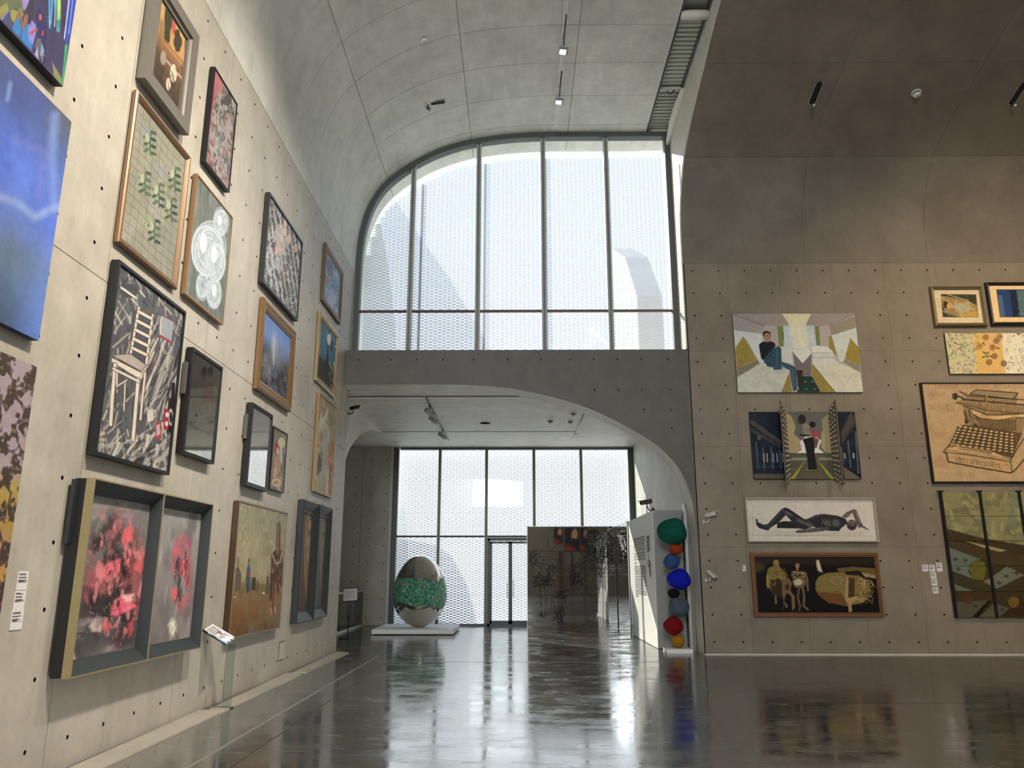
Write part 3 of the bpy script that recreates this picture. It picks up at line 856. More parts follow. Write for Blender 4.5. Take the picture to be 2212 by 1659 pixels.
# ---------------------------------------------------------------- left wall
def art_a(c):
    c.bg((62, 58, 92)).view(0, 0, .1206)
    c.N(2, (80, 70, 110), .4, .7, .6)
    c.P([(-200, -300), (520, -300), (520, 120), (420, 200), (250, 150), (0, 300), (-200, 400)], (92, 100, 78))
    c.P([(380, -50), (520, -50), (520, 110), (420, 190), (400, 100)], (128, 118, 178))
    c.P([(0, 120), (60, 90), (120, 40), (150, 160), (0, 330), (-100, 330)], (128, 132, 70))
    c.P([(180, 200), (240, 160), (300, 200), (370, 150), (420, 260), (380, 330), (330, 250), (240, 400), (190, 330)], (130, 132, 72))
    c.P([(10, 340), (150, 170), (165, 200), (60, 340), (30, 360)], (140, 120, 165))
    c.P([(40, 350), (155, 200), (230, 520), (120, 440)], (62, 74, 110))
    c.P([(235, 420), (330, 180), (375, 190), (400, 420), (440, 280), (500, 240), (490, 380), (400, 560), (350, 330), (245, 430)], (132, 92, 72))
    c.P([(225, 470), (330, 300), (385, 540), (350, 670), (235, 560)], (38, 112, 176))
    c.P([(385, 590), (480, 430), (560, 470), (640, 700), (570, 920), (370, 700)], (36, 108, 180))
    c.P([(510, 430), (560, 350), (640, 450), (650, 620), (600, 800), (520, 740), (500, 550)], (118, 112, 180))
    c.P([(540, -40), (610, -40), (600, 240), (540, 460), (500, 400), (520, 280), (430, 210), (480, 110)], (58, 52, 70))
    c.P([(640, 250), (700, 120), (790, 240), (840, 500), (820, 1000), (760, 1200), (700, 900), (620, 950), (560, 900), (650, 560)], (48, 50, 92))
    c.P([(600, 880), (660, 680), (740, 700), (700, 1060), (660, 820)], (88, 90, 96))
    c.P([(620, 980), (665, 830), (690, 1070)], (150, 140, 190)).P([(715, 980), (740, 760), (790, 900), (760, 1130)], (110, 140, 170))
    c.E(720, 310, 28, 60, (178, 72, 62)).L([(540, 600), (655, 530)], 40, (168, 60, 62)).L([(762, 560), (758, 630)], 24, (190, 70, 60)).L([(720, 1030), (800, 1000)], 26, (130, 60, 70))
    c.P([(865, -60), (1000, -60), (930, 300), (900, 520), (865, 400)], (34, 104, 172)).L([(880, 0), (885, 500)], 14, (90, 190, 215)).L([(930, 0), (905, 420)], 16, (130, 190, 225), .7)
    c.L([(1060, -60), (1050, 330)], 110, (44, 140, 140)).L([(1060, -60), (1045, 380)], 52, (160, 185, 66)).L([(1045, 380), (1040, 540)], 70, (52, 140, 135))
    c.L([(990, 0), (975, 470)], 14, (180, 200, 225), .8)
    c.P([(1090, -60), (1210, -60), (1150, 600), (1090, 500)], (62, 48, 84))
    c.P([(1210, -60), (1400, -60), (1350, 200), (1240, 800), (1150, 740)], (40, 66, 156)).L([(1235, 0), (1150, 690)], 14, (200, 205, 225)).L([(1300, 0), (1230, 600)], 18, (100, 140, 220), .8)
    c.L([(1185, 820), (1130, 1500)], 50, (52, 150, 106))
    c.P([(930, 1100), (1100, 1400), (1105, 1550), (960, 1360)], (118, 122, 82)).N(6, (30, 30, 50), .55, .8, .35)
def art_b(c):
    c.grad([(0, (84, 92, 108)), (.12, (76, 92, 130)), (.3, (68, 98, 190)), (.5, (66, 100, 206)), (.62, (82, 112, 190)), (.72, (88, 110, 130)), (.9, (72, 92, 112)), (1, (60, 76, 98))])
    c.N(1.2, (96, 138, 235), .4, .75, .6, 1, .5, 3).N(1.6, (50, 66, 150), .5, .8, .5, 1, .5, 4)
    c.L([(0, 425), (40, 440), (75, 470), (110, 452), (150, 440)], 16, (150, 175, 225), .55, 6).L([(118, 250), (112, 340), (118, 450)], 18, (120, 150, 225), .5, 7)
    c.L([(22, 180), (16, 215)], 8, (120, 150, 215), .6, 4).L([(30, 300), (95, 330), (85, 420)], 14, (120, 120, 190), .35, 8)
    c.N(.8, (92, 100, 110), .55, .8, .5, 1, 1, 9)
def art_c(c):
    c.grad([(0, (158, 142, 150)), (.38, (160, 142, 150)), (.45, (172, 145, 70)), (.6, (165, 135, 66)), (.68, (182, 120, 95)), (.78, (188, 150, 60)), (.84, (176, 74, 56)), (1, (150, 66, 54))])
    c.N(2.0, (176, 142, 62), .55, .7, .75, 1, 1, 2)
    x, y = c.U*10.5, c.V*10.5
    w = fbm(x*.8, y*.8, 5, 3)*5
    pat = np.sin(x*1.9+w)*np.sin(y*1.9+w*1.3)+.5*np.sin(5.5*x+w*2.2)*np.cos(5.1*y-w*2)
    c._mix(slice(None), np.clip((pat-.05)*6, 0, 1), (72, 60, 54))
    c._mix(slice(None), np.clip(1-abs(pat-.02)*9, 0, 1), (42, 36, 52))
    c._mix(slice(None), np.clip((np.sin(x*6+w*3)*np.sin(y*6)-.55)*5, 0, 1)*np.clip(pat*4, 0, 1), (120, 100, 76))
def art_d(c):
    c.grad([(0, (196, 150, 92)), (.35, (188, 142, 84)), (.48, (140, 104, 66)), (.62, (92, 72, 54)), (1, (64, 52, 46))]).view(0, 0, .3134)
    c.N(6, (110, 80, 50), .5, .75, .6)
    c.L([(1160, 40), (1150, 280)], 40, (62, 60, 46)).E(1160, 130, 28, 90, (66, 64, 48)).E(1195, 190, 14, 50, (178, 70, 50), .8)
    c.L([(1220, 220), (1225, 340)], 36, (66, 58, 40)).L([(1290, 280), (1285, 430)], 34, (66, 58, 40)).E(1225, 290, 30, 50, (66, 60, 44))
    for k in range(4): c.L([(1110, 250+k*45), (1300, 480+k*50)], 16, (150-k*14, 104-k*10, 60), .8)
    c.E(1195, 505, 24, 62, (222, 200, 178)).E(1160, 580, 16, 44, (205, 186, 168)).E(1125, 400, 20, 50, (160, 150, 138), .8).L([(1150, 420), (1270, 560)], 14, (196, 170, 130), .7)
    c.S(40, (1080, 420, 1280, 700), 60, 60, 12, [(80, 60, 46), (110, 84, 60), (46, 40, 38)], .7)
def art_e(c):
    c.bg((172, 104, 112)).view(0, 0, .3134)
    c.N(3, (150, 84, 96), .4, .7, .6)
    m = c.soft(1560, 900, 110, 330, 3)
    c.N(9, (150, 146, 140), .1, .4, 1, 1, 1, 3, where=np.clip(m*3, 0, 1)); c.N(14, (44, 40, 42), .5, .62, .85, 1, 1, 4, where=np.clip(m*3, 0, 1), warp=3)
    m2 = np.clip((c.v-.45)*3, 0, 1)*np.clip(1.25-c.u*.6, 0, 1)
    c.N(9, (158, 156, 152), .2, .5, .9, 1, 1, 6, where=m2); c.N(16, (50, 44, 48), .5, .62, .8, 1, 1, 7, where=m2, warp=3); c.N(9, (150, 60, 72), .62, .72, .7, 1, 1, 8)
    c.E(1570, 690, 26, 40, (88, 74, 76))
def art_f(c):
    c.bg((150, 146, 128)); c.N(3, (134, 134, 116), .35, .7, .8).N(2, (165, 160, 148), .55, .8, .6, 1, 1, 5)
    for (x, y) in ((.2, .15), (.55, .3), (.6, .36), (.25, .5), (.7, .6), (.4, .75), (.35, .25)): 
        m = ((abs(c.u-x) < .08) & (abs(c.v-y) < .05)).astype(float)
        c._mix(slice(None), m*.55, c.rng.choice([(150, 158, 116), (140, 146, 158)]))
    gu, gv = c.u*8+.08*np.sin(c.v*9), c.v*15+.1*np.sin(c.u*7)
    for g, wd in ((gu, .06), (gv, .075)):
        d = abs(g-np.round(g)); c._mix(slice(None), np.clip((wd-d)/.03, 0, 1)*.65, (98, 106, 106))
    c.view(0, 0, .3134)
    for (x, y) in ((1025, 960), (1195, 1210), (990, 1240), (1085, 1320), (1170, 1420), (1055, 1570), (1380, 1700)):
        c.L([(x+15, y-50), (x+8, y+20), (x+12, y+110)], 9, (70, 92, 68))
        for k in range(7):
            sx = -1 if k % 2 else 1
            c.E(x+8+sx*24, y-45+k*24, 24, 11, c.rng.choice([(62, 88, 62), (84, 104, 74), (48, 72, 56)]), 1, .3, .5*sx)
        c.E(x-10, y-10, 16, 34, (166, 172, 142), .9)
def art_g(c):
    c.bg((108, 114, 108)); c.N(4, (132, 138, 130), .4, .7, .8, 3, .6).N(9, (84, 90, 88), .5, .7, .6, 3, .7, 4)
    c.view(180, 480, .3496)
    r = c.rng
    for (x, y, rx, ry) in ((770, 170, 104, 168), (848, 0, 46, 86), (735, 395, 40, 82), (806, 440, 46, 96), (815, 250, 64, 120)):
        c.E(x, y, rx, ry, (176, 188, 198), .85, .1)
        for k in range(9): c.E(x+r.uniform(-6, 6), y+r.uniform(-8, 8), rx*(1-k*.1), ry*(1-k*.1), (228, 234, 240), .75, ring=.035, ang=r.uniform(-.1, .1))
        for k in range(8): 
            a = r.uniform(0, 6.28); c.L([(x, y), (x+rx*.8*math.cos(a), y+ry*.8*math.sin(a))], 4, (120, 134, 150), .6)
    c.E(742, 130, 22, 60, (236, 240, 242), .9).E(808, 200, 20, 50, (240, 243, 245), .9).E(808, 420, 14, 40, (238, 241, 243), .8).E(842, -10, 14, 30, (240, 242, 244), .9)
def art_h(c):
    c.bg((92, 94, 98)).view(180, 480, .3496)
    r = c.rng
    W = [(186, 178, 166), (168, 162, 152), (200, 192, 180)]; D = [(44, 44, 48), (60, 62, 66)]
    c.N(8, (70, 72, 76), .4, .7, .8, 2, .5)
    c.S(240, (60, 230, 640, 1560), 105, 110, 9, W+D, .75, .35)
    c.S(60, (210, 240, 640, 620), 70, 100, 8, W+D, .8, .3); c.S(60, (430, 620, 640, 1100), 112, 190, 10, W+D, .85, .12)
    c.S(70, (80, 1280, 560, 1540), 125, 120, 16, W+D, .85, .5); c.S(16, (100, 600, 640, 1500), 110, 90, 7, [(130, 36, 44)], .7, .3)
    c.E(280, 425, 58, 46, (70, 70, 74)).L([(235, 405), (325, 468)], 12, (216, 206, 190))
    # chair
    K = (212, 200, 184); B = (58, 38, 42)
    c.P([(300, 540), (430, 575), (400, 890), (285, 810)], (76, 78, 84))
    def bar(p, w): c.L(p, w+10, B, .9).L(p, w, K)
    bar([(342, 530), (292, 812)], 14); bar([(428, 575), (388, 880)], 14)
    for k in range(5): bar([(340-k*10, 552+k*56), (420-k*8, 595+k*56)], 17)
    c.P([(175, 822), (290, 808), (392, 880), (362, 930), (300, 905)], B).P([(182, 824), (290, 814), (385, 882), (358, 920)], (168, 158, 148))
    c.P([(176, 835), (358, 925), (355, 972), (176, 862)], K).L([(176, 835), (358, 928)], 6, B).P([(358, 925), (392, 882), (385, 925), (356, 975)], (180, 170, 156))
    bar([(195, 880), (180, 1060), (168, 1250)], 20); bar([(338, 970), (322, 1160), (306, 1345)], 20); bar([(208, 925), (205, 1020)], 10)
    bar([(382, 930), (366, 1070), (352, 1220)], 12); bar([(258, 985), (250, 1165)], 8); bar([(205, 1015), (268, 975)], 8); bar([(185, 905), (345, 985)], 14)
    # picture, cup, bottle, can
    c.P([(482, 570), (556, 612), (544, 742), (470, 700)], (150, 156, 166)).L([(482, 570), (556, 612)], 8, (128, 44, 50)).L([(470, 700), (544, 742)], 13, (150, 44, 52)).L([(480, 590), (474, 690)], 6, K)
    c.P([(395, 1150), (432, 1160), (432, 1225), (395, 1235)], (200, 192, 180)).E(413, 1150, 19, 9, (150, 146, 140)).E(436, 1185, 12, 22, K, 1, ring=.3).L([(414, 1110), (414, 1140)], 4, K)
    c.L([(556, 1000), (552, 1110)], 22, (34, 30, 36)).P([(525, 1080), (568, 1100), (560, 1300), (515, 1300)], (36, 28, 34)).P([(500, 1150), (534, 1160), (524, 1285), (494, 1280)], (150, 34, 48)).E(517, 1190, 10, 16, (214, 190, 180)).E(514, 1245, 10, 16, (214, 190, 180)).E(540, 1205, 11, 44, (206, 196, 182), 1, ring=.3)
    c.P([(442, 1235), (478, 1228), (482, 1335), (446, 1348)], (150, 60, 66)).P([(450, 1255), (472, 1248), (474, 1310), (452, 1322)], (196, 160, 160))
def art_i(c):
    c.bg((132, 130, 126)).view(500, 380, .3136)
    x, y = c.U*9, c.V*9; w = fbm(x*.5, y*.5, 8, 3)*9; f = np.sin(x*2.6+w*1.6)*np.sin(y*2.2-w*1.4)
    c._mix(slice(None), np.clip(f*3, 0, 1)*.9, (182, 186, 190)); c._mix(slice(None), np.clip((-f-.1)*3, 0, 1)*.9, (62, 58, 58))
    c.N(5, (126, 112, 100), .5, .7, .6)
    c.E(335, 440, 44, 110, (190, 176, 168), .8).E(370, 360, 12, 60, (214, 192, 178), .9).E(345, 400, 12, 60, (214, 192, 178), .9).E(318, 520, 34, 30, (206, 170, 152), .9).E(396, 430, 14, 36, (206, 180, 166), .9)
    c.L([(300, 460), (290, 520)], 10, (84, 66, 60)).E(325, 600, 30, 60, (168, 172, 172), .8).E(262, 590, 20, 70, (196, 200, 204), .8, ring=.4).E(440, 500, 16, 26, (206, 180, 160), .8)
    for k in range(40):
        a = c.rng.uniform(230, 450); b = c.rng.uniform(200, 960); c.E(a, b, c.rng.uniform(10, 30), c.rng.uniform(14, 40), c.rng.choice([(210, 212, 212), (60, 56, 58), (150, 168, 180)]), .55, ring=.2)
def art_j(c):
    c.grad([(0, (96, 130, 196)), (.22, (106, 142, 206)), (.38, (96, 116, 160)), (.5, (78, 82, 94)), (.7, (66, 64, 64)), (1, (58, 56, 54))]).view(500, 380, .3136)
    c.N(4, (84, 100, 150), .5, .7, .4); m = np.clip((c.v-.38)*4, 0, 1)
    c.N(14, (120, 122, 124), .5, .7, .7, 1, 1, 3, where=m).N(18, (40, 40, 40), .5, .65, .8, 1, 1, 4, where=m, warp=2)
    c.E(296, 1170, 22, 90, (168, 176, 190), .7, .9).E(320, 1230, 40, 90, (130, 140, 152), .5, .9).E(250, 1300, 30, 90, (140, 146, 154), .4, .9).L([(292, 1110), (290, 1300)], 8, (196, 200, 208), .7)
    c.S(30, (215, 1250, 410, 1480), 80, 50, 4, [(150, 132, 100), (110, 100, 84)], .5)
def art_k(c):
    c.bg((138, 168, 202)).view(500, 380, .3136)
    c.N(8, (90, 130, 180), .45, .65, .9, 1, 1, 2, warp=2).N(12, (214, 216, 220), .58, .68, .8, 1, 1, 3, warp=2)
    c.P([(660, 560), (700, 590), (690, 700), (655, 680)], (96, 92, 128), .7).E(668, 720, 14, 18, (196, 120, 112), .8)
    for k in range(7): c.L([(652+k*6, 880+k*12), (690+k*6, 770+k*10)], 5, (206, 214, 226), .8)
    c.L([(690, 560), (725, 600)], 12, (176, 140, 110), .5).S(26, (650, 540, 765, 940), 60, 30, 4, [(230, 232, 236), (66, 104, 160), (160, 120, 120)], .6)
def art_l(c):
    c.grad([(0, (62, 104, 118)), (.5, (70, 128, 146)), (.6, (70, 118, 134)), (.64, (64, 68, 66)), (1, (72, 70, 62))]).view(500, 380, .3136)
    c.N(6, (50, 80, 92), .5, .7, .5)
    c.P([(600, 1230), (735, 1370), (735, 1560), (570, 1420)], (66, 66, 60)).L([(636, 960), (622, 1240)], 4, (36, 48, 52)).L([(665, 1130), (660, 1300)], 12, (42, 46, 54))
    c.E(672, 1120, 13, 46, (214, 220, 218)).E(672, 1080, 6, 14, (40, 44, 48)).E(690, 1170, 10, 40, (48, 52, 60))
    c.S(24, (670, 1270, 730, 1470), 70, 40, 6, [(196, 190, 160), (160, 150, 120)], .8).E(716, 1175, 9, 5, (176, 196, 200))
def art_m(c):
    c.bg((176, 172, 160)).view(180, 480, .3496); c.N(3, (150, 146, 134), .4, .7, .5)
    for x in (747, 785): c.E(x, 925, 17, 34, (104, 84, 82), .55, .5).E(x, 915, 17, 20, (60, 50, 52), .45, .4)
    c.P([(730, 1000), (800, 990), (808, 1110), (735, 1120)], (170, 110, 104), .5).P([(735, 1100), (790, 1100), (780, 1300), (730, 1330)], (196, 176, 160), .35)
    c.L([(640, 1220), (700, 1280), (720, 1270)], 3, (60, 56, 52), .7).L([(760, 1210), (830, 1200)], 5, (70, 66, 60), .6).E(698, 1195, 5, 8, (30, 30, 30))
def art_n(c): c.bg((214, 208, 206))
def art_o(c):
    c.bg((122, 112, 100)).view(460, 840, .3375); c.N(8, (94, 86, 76), .45, .7, .9).N(12, (150, 142, 130), .58, .7, .7, 1, 1, 4)
    c.E(440, 345, 22, 34, (196, 186, 150), .9).E(410, 390, 14, 38, (146, 46, 44)).E(415, 400, 10, 26, (196, 158, 128)).E(436, 420, 10, 60, (176, 180, 176), .8)
    c.P([(395, 440), (425, 430), (440, 620), (380, 620)], (170, 134, 104)).S(40, (365, 480, 445, 640), 80, 30, 4, [(206, 190, 156), (66, 56, 48), (140, 110, 84)], .8)
    c.E(405, 600, 24, 20, (214, 196, 160), .8, ring=.4)
def art_p(c):
    c.bg((158, 148, 112)).view(460, 840, .3375); c.N(6, (190, 184, 150), .45, .7, .9).N(6, (120, 122, 84), .55, .7, .6, 1, 1, 2)
    m = np.clip((c.u-.42)*3, 0, 1)*np.clip((c.v-.3)*4, 0, 1)
    c.N(7, (176, 70, 54), .3, .55, .95, 1, 1, 3, where=m); c.N(9, (214, 150, 110), .55, .65, .7, 1, 1, 4, where=m)
    c.E(705, 190, 16, 70, (206, 206, 190), .85, .4, .4).L([(720, 130), (705, 180)], 10, (170, 90, 80)).E(705, 290, 34, 70, (200, 196, 178), .8, ring=.35)
    c.E(712, 240, 12, 24, (206, 180, 146)).P([(690, 280), (730, 260), (735, 480), (700, 640), (672, 600)], (166, 164, 138), .85).P([(672, 420), (700, 400), (695, 520), (665, 560)], (58, 52, 48), .9)
    c.P([(720, 520), (748, 500), (740, 690), (722, 680)], (206, 188, 150), .8).L([(750, 500), (745, 670)], 10, (84, 30, 34), .9)
    c.S(60, (655, 240, 785, 660), 95, 50, 4, [(66, 58, 48), (222, 214, 190), (180, 90, 70), (120, 116, 80)], .65)
def art_q1(c):
    c.grad([(0, (116, 114, 112)), (.3, (108, 104, 104)), (.6, (82, 76, 80)), (.8, (74, 68, 76)), (1, (96, 92, 92))]).view(120, 1000, .30137)
    c.N(3, (62, 58, 60), .45, .7, .8).N(4, (150, 146, 142), .62, .8, .6, .5, 2, 3)
    pk = [(196, 100, 110), (182, 78, 92), (210, 138, 138), (150, 74, 80)]
    m = c.soft(420, 820, 260, 560, 2); c.N(3.5, (150, 78, 82), .45, .6, .8, 1, 1, 5, where=np.clip(m*1.6, 0, 1)); c.N(4, (44, 40, 42), .55, .66, .8, 1, 1, 6, where=np.clip(m*2, 0, 1))
    c.P([(490, 480), (545, 440), (560, 560), (500, 610), (470, 560)], (206, 84, 94), 1, 3).P([(500, 640), (560, 600), (575, 700), (540, 800), (500, 760)], (204, 96, 108), .95, 3)
    c.P([(305, 770), (370, 720), (460, 685), (470, 760), (430, 810), (350, 835), (305, 820)], (208, 92, 104), 1, 3).P([(560, 760), (632, 620), (612, 800)], (200, 82, 84), .95, 2)
    c.P([(400, 1040), (450, 960), (540, 950), (585, 1030), (520, 1060), (430, 1100), (395, 1090)], (210, 84, 108), 1, 3).P([(470, 950), (560, 940), (575, 990), (500, 1000)], (232, 170, 166), .9, 3)
    c.P([(240, 1170), (300, 1100), (345, 1110), (320, 1210), (260, 1210)], (196, 176, 168), .95, 4).P([(320, 1150), (380, 1130), (410, 1180), (350, 1215)], (200, 78, 92), .9, 3)
    c.P([(525, 1150), (556, 1140), (545, 1240), (520, 1250)], (186, 60, 80), .95, 3).P([(215, 920), (240, 960), (235, 1020), (212, 990)], (168, 60, 80), .9, 3).E(250, 885, 18, 20, (200, 90, 96), .9, .5)
    c.E(480, 750, 18, 50, (48, 40, 40), .9, .6).E(270, 960, 40, 60, (46, 42, 44), .7, .8).E(480, 1260, 110, 60, (50, 48, 50), .6, .8)
    c.N(9, (30, 27, 29), .54, .64, .85, 1.4, .7, 11, where=np.clip(c.soft(450, 780, 110, 330, 2)*2.2, 0, 1)).N(8, (40, 36, 38), .56, .66, .7, 1, 1, 12, where=np.clip(m*1.5, 0, 1)).N(9, (206, 120, 126), .60, .70, .7, 1, 1, 13, where=np.clip(m*2, 0, 1)); c.S(60, (390, 540, 520, 950), 95, 34, 4, [(22, 20, 22), (40, 36, 36)], .8, .15, .3); c.S(70, (210, 560, 620, 1340), 80, 24, 8, pk+[(52, 46, 48)], .4, .8, .5); c.S(16, (300, 1000, 480, 1300), 80, 22, 4, [(26, 22, 24), (190, 150, 100)], .7)
    c.P([(110, 1470), (125, 1340), (150, 1440), (140, 1468)], (190, 170, 140), .8, 3)
def art_q2(c):
    c.grad([(0, (136, 134, 132)), (.4, (134, 130, 128)), (.7, (120, 112, 112)), (1, (128, 118, 116))]).view(120, 1000, .30137)
    c.N(3, (98, 96, 96), .45, .7, .8, 1.5, .8).N(4, (170, 168, 166), .58, .8, .7, 2, .6, 3)
    c.E(810, 700, 40, 90, (92, 92, 92), .6, .9).E(780, 1080, 40, 130, (84, 84, 86), .5, .9).E(930, 1070, 40, 60, (88, 84, 86), .5, .9)
    pk = [(196, 74, 88), (214, 108, 112), (176, 86, 98), (60, 52, 54), (30, 28, 30)]
    m = c.soft(900, 780, 90, 320, 2); c.N(5, (170, 92, 104), .45, .6, .85, 1, 1, 5, where=np.clip(m*2, 0, 1))
    c.P([(815, 880), (850, 910), (880, 890), (870, 970), (840, 990)], (204, 90, 98), 1, 2).P([(890, 720), (925, 690), (935, 800), (900, 820)], (210, 92, 104), .95, 2).P([(845, 600), (880, 610), (872, 680), (850, 670)], (196, 84, 84), .9, 2).E(955, 570, 20, 40, (160, 70, 100), .8, .6).E(940, 855, 14, 40, (186, 70, 80), .9, .5)
    c.N(9, (40, 36, 38), .54, .64, .8, 1.3, .7, 11, where=np.clip(c.soft(890, 800, 75, 260, 2)*2, 0, 1)); c.S(60, (840, 560, 970, 1000), 90, 22, 5, pk, .7, .5, .4).E(838, 1180, 26, 60, (206, 200, 186), .85, .7).S(12, (820, 1130, 860, 1230), 90, 40, 4, [(24, 22, 22), (226, 216, 190)], .9).L([(880, 960), (850, 1130)], 4, (180, 174, 166), .7)
def art_r(c):
    c.grad([(0, (150, 148, 118)), (.25, (158, 150, 116)), (.55, (170, 160, 122)), (.64, (152, 130, 74)), (.66, (128, 92, 38)), (.8, (134, 94, 40)), (1, (104, 68, 30))]).view(460, 840, .3375)
    c.N(5, (128, 122, 92), .45, .7, .6).N(5, (150, 112, 50), .55, .75, .7, 1, .6, 3, where=(c.v > .66)*1.).N(14, (186, 178, 140), .6, .75, .5, where=(c.v < .64)*1.)
    c.E(265, 1010, 60, 70, (178, 164, 120), .5, .9).P([(150, 1240), (425, 1250), (425, 1290), (150, 1290)], (124, 104, 50), .8, 2)
    c.P([(145, 1150), (165, 1140), (182, 1190), (178, 1280), (135, 1300)], (104, 88, 74)).L([(162, 1075), (158, 1160)], 5, (66, 56, 48))
    c.P([(218, 1150), (228, 1110), (240, 1150), (240, 1270), (236, 1300), (214, 1300), (208, 1220)], (74, 84, 92)).P([(222, 1112), (231, 1080), (238, 1112)], (60, 50, 44)).P([(219, 1180), (239, 1180), (238, 1200), (218, 1200)], (150, 62, 50)).E(230, 1113, 6, 8, (150, 116, 84)).L([(222, 1250), (220, 1310)], 6, (46, 46, 48))
    c.P([(248, 1208), (275, 1206), (272, 1290), (245, 1290)], (70, 60, 44)).L([(286, 1220), (284, 1290)], 6, (66, 62, 48)).P([(342, 1200), (358, 1200), (358, 1310), (336, 1310)], (86, 88, 68)).L([(350, 1165), (348, 1210)], 4, (60, 56, 46)).P([(365, 1180), (372, 1180), (372, 1350), (362, 1350)], (70, 58, 44)).P([(316, 1300), (332, 1300), (332, 1312), (318, 1316)], (206, 196, 170))
    # horse seen from the front
    c.P([(372, 1060), (395, 1032), (440, 1035), (448, 1120), (440, 1260), (420, 1300), (378, 1290), (370, 1180)], (88, 52, 36))
    c.P([(408, 880), (412, 845), (420, 868), (428, 840), (434, 880), (432, 1000), (424, 1075), (408, 1078), (402, 1000)], (98, 56, 38)).L([(418, 880), (414, 1050)], 6, (176, 140, 112), .8).E(414, 1080, 12, 16, (60, 38, 30))
    for x, y1, col in ((384, 1440, (120, 70, 46)), (402, 1430, (150, 100, 72)), (420, 1300, (80, 48, 34)), (372, 1350, (80, 48, 34))): c.L([(x+2, 1240), (x-2, y1)], 12, col)
    c.L([(375, 1440), (372, 1410)], 10, (176, 146, 120)).L([(398, 1430), (396, 1400)], 10, (176, 146, 120)).L([(380, 1060), (400, 1120), (430, 1110), (440, 1050)], 5, (200, 190, 160)).S(26, (372, 1050, 440, 1290), 90, 40, 4, [(150, 96, 66), (46, 30, 26), (196, 176, 140)], .8, .2)
    c.L([(130, 1330), (150, 1333)], 5, (206, 190, 150))
def carve(c, tone, cx, cy, rx, ry):
    hi, lo, bgc = tone
    c.bg(bgc).view(460, 840, .3375).N(10, lo, .45, .7, .8, 2, .5)
    c.E(cx, cy, rx, ry, lo, .9, .12); c.E(cx, cy, rx*.93, ry*.97, hi, .55, .3)
    for k in range(12):
        x = cx+(c.rng.random()-.5)*rx*1.2
        c.L([(x, cy-ry*.6), (x+c.rng.uniform(-6, 6), cy), (cx+(x-cx)*.4, cy+ry*.85)], 3.5, c.rng.choice([hi, lo, lo]), .8)
    c.E(cx+2, cy-ry*.72, rx*.34, ry*.10, hi, 1, .4, ring=None); c.E(cx+2, cy-ry*.72, rx*.5, ry*.13, lo, .9, ring=.25)
    c.E(cx, cy-ry*.38, rx*.55, ry*.14, hi, .8, .5); c.E(cx, cy-ry*.1, rx*.5, ry*.13, hi, .8, .5); c.E(cx, cy, rx*.97, ry*.99, hi, .9, ring=.05)
def art_s1(c): carve(c, ((186, 150, 100), (96, 70, 46), (92, 74, 60)), 622, 1105, 38, 320)
def art_s2(c): carve(c, ((160, 144, 112), (96, 96, 84), (88, 94, 92)), 715, 1105, 30, 300)

black = (11, 11, 12)
LA = lambda **k: k
u_a1 = (wall_uv('L', 150, 94, .08)[0]); v_a0 = .5*(wall_uv('L', 2, 44, .08)[1]+wall_uv('L', 134, 187, .08)[1])
picture('abstract_painting', 'colourful blue and purple abstract painting in the top left corner', 'L', None, .08, None, (14, 15, 24), art_a, rect=(u_a1-1.9, u_a1, v_a0, v_a0+2.2), seed=3)
q1, q2 = wall_uv('L', 153, 262, .07), wall_uv('L', 85, 737, .07)
picture('blue_painting', 'large cloudy cobalt blue unframed painting at the left edge', 'L', None, .07, None, (30, 36, 52), art_b, rect=((q1[0]+q2[0])/2-1.9, (q1[0]+q2[0])/2, q2[1], q1[1]), seed=5, step=1.8)
q1 = wall_uv('L', 80, 793, .06); q2 = wall_uv('L', 0, 1362, .06)
picture('brocade_panel', 'mauve and gold damask patterned textile panel below the large blue painting', 'L', None, .06, None, (60, 50, 56), art_c, rect=(q1[0]-1.6, q1[0], q2[1]-.1, q1[1]), seed=7, step=1.1)
q = [wall_uv('L', x, y, .10) for x, y in ((433, 82), (406, 293), (314, 165))]
picture('landscape_painting', 'brown and tan scene in a deep stepped grey frame, topmost on the left wall', 'L', None, .10, [(0, .03), (0, .10), (.13, .10), (.13, .09), (.145, .07), (.17, .065), (.17, .02), (.19, .02), (.19, .045)], (104, 100, 92), art_d,
        rect=(q[2][0], (q[0][0]+q[1][0])/2, (q[1][1]+q[2][1])/2, q[0][1]), seed=9, gain=1.0)
picture('pink_painting', 'pink and grey textured figure painting in a black edge, high beside the deep box frame', 'L', ((468, 147), (517, 232), (492, 413), (441, 343)), .07, flat_prof(.02, .07, .012), black, art_e, seed=11, step=1.1)
picture('grid_painting', 'greenish grey grid painting with small leafy plants in a bronze frame', 'L', ((301, 191), (414, 344), (384, 626), (255, 521)), .06, ogee(.07, .06), (126, 98, 72), art_f, seed=13, fmetal=.35, frough=.35, step=1.2)
picture('blob_painting', 'grey painting of white scribbled rounded shapes in a thin wooden frame', 'L', ((428, 377), (505, 470), (481, 701), (399, 634)), .06, flat_prof(.018, .06, .01), (134, 102, 68), art_g, seed=15, step=1.1)
picture('chair_painting', 'large black and white painting of an empty slatted chair in a thick black frame', 'L', ((257.6, 558.7), (402, 674), (367, 1026), (206, 983)), .085, flat_prof(.03, .085, .02), black, art_h, seed=17, step=1.1)
picture('hands_painting', 'grey swirling painting of hands in a black frame above the gold framed landscape', 'L', ((584.6, 413), (653.6, 524), (645, 694.5), (567.5, 610.5)), .08, flat_prof(.035, .08, .02), (34, 36, 38), art_i, seed=19, step=1.0)
picture('misty_painting', 'blue sky over dark ground painting in a broad gold ogee frame', 'L', ((572.8, 641.8), (643, 717), (629.5, 889), (556.5, 840)), .08, ogee(.16, .08), (122, 94, 60), art_j, seed=21, fmetal=.35, frough=.4, step=1.0)
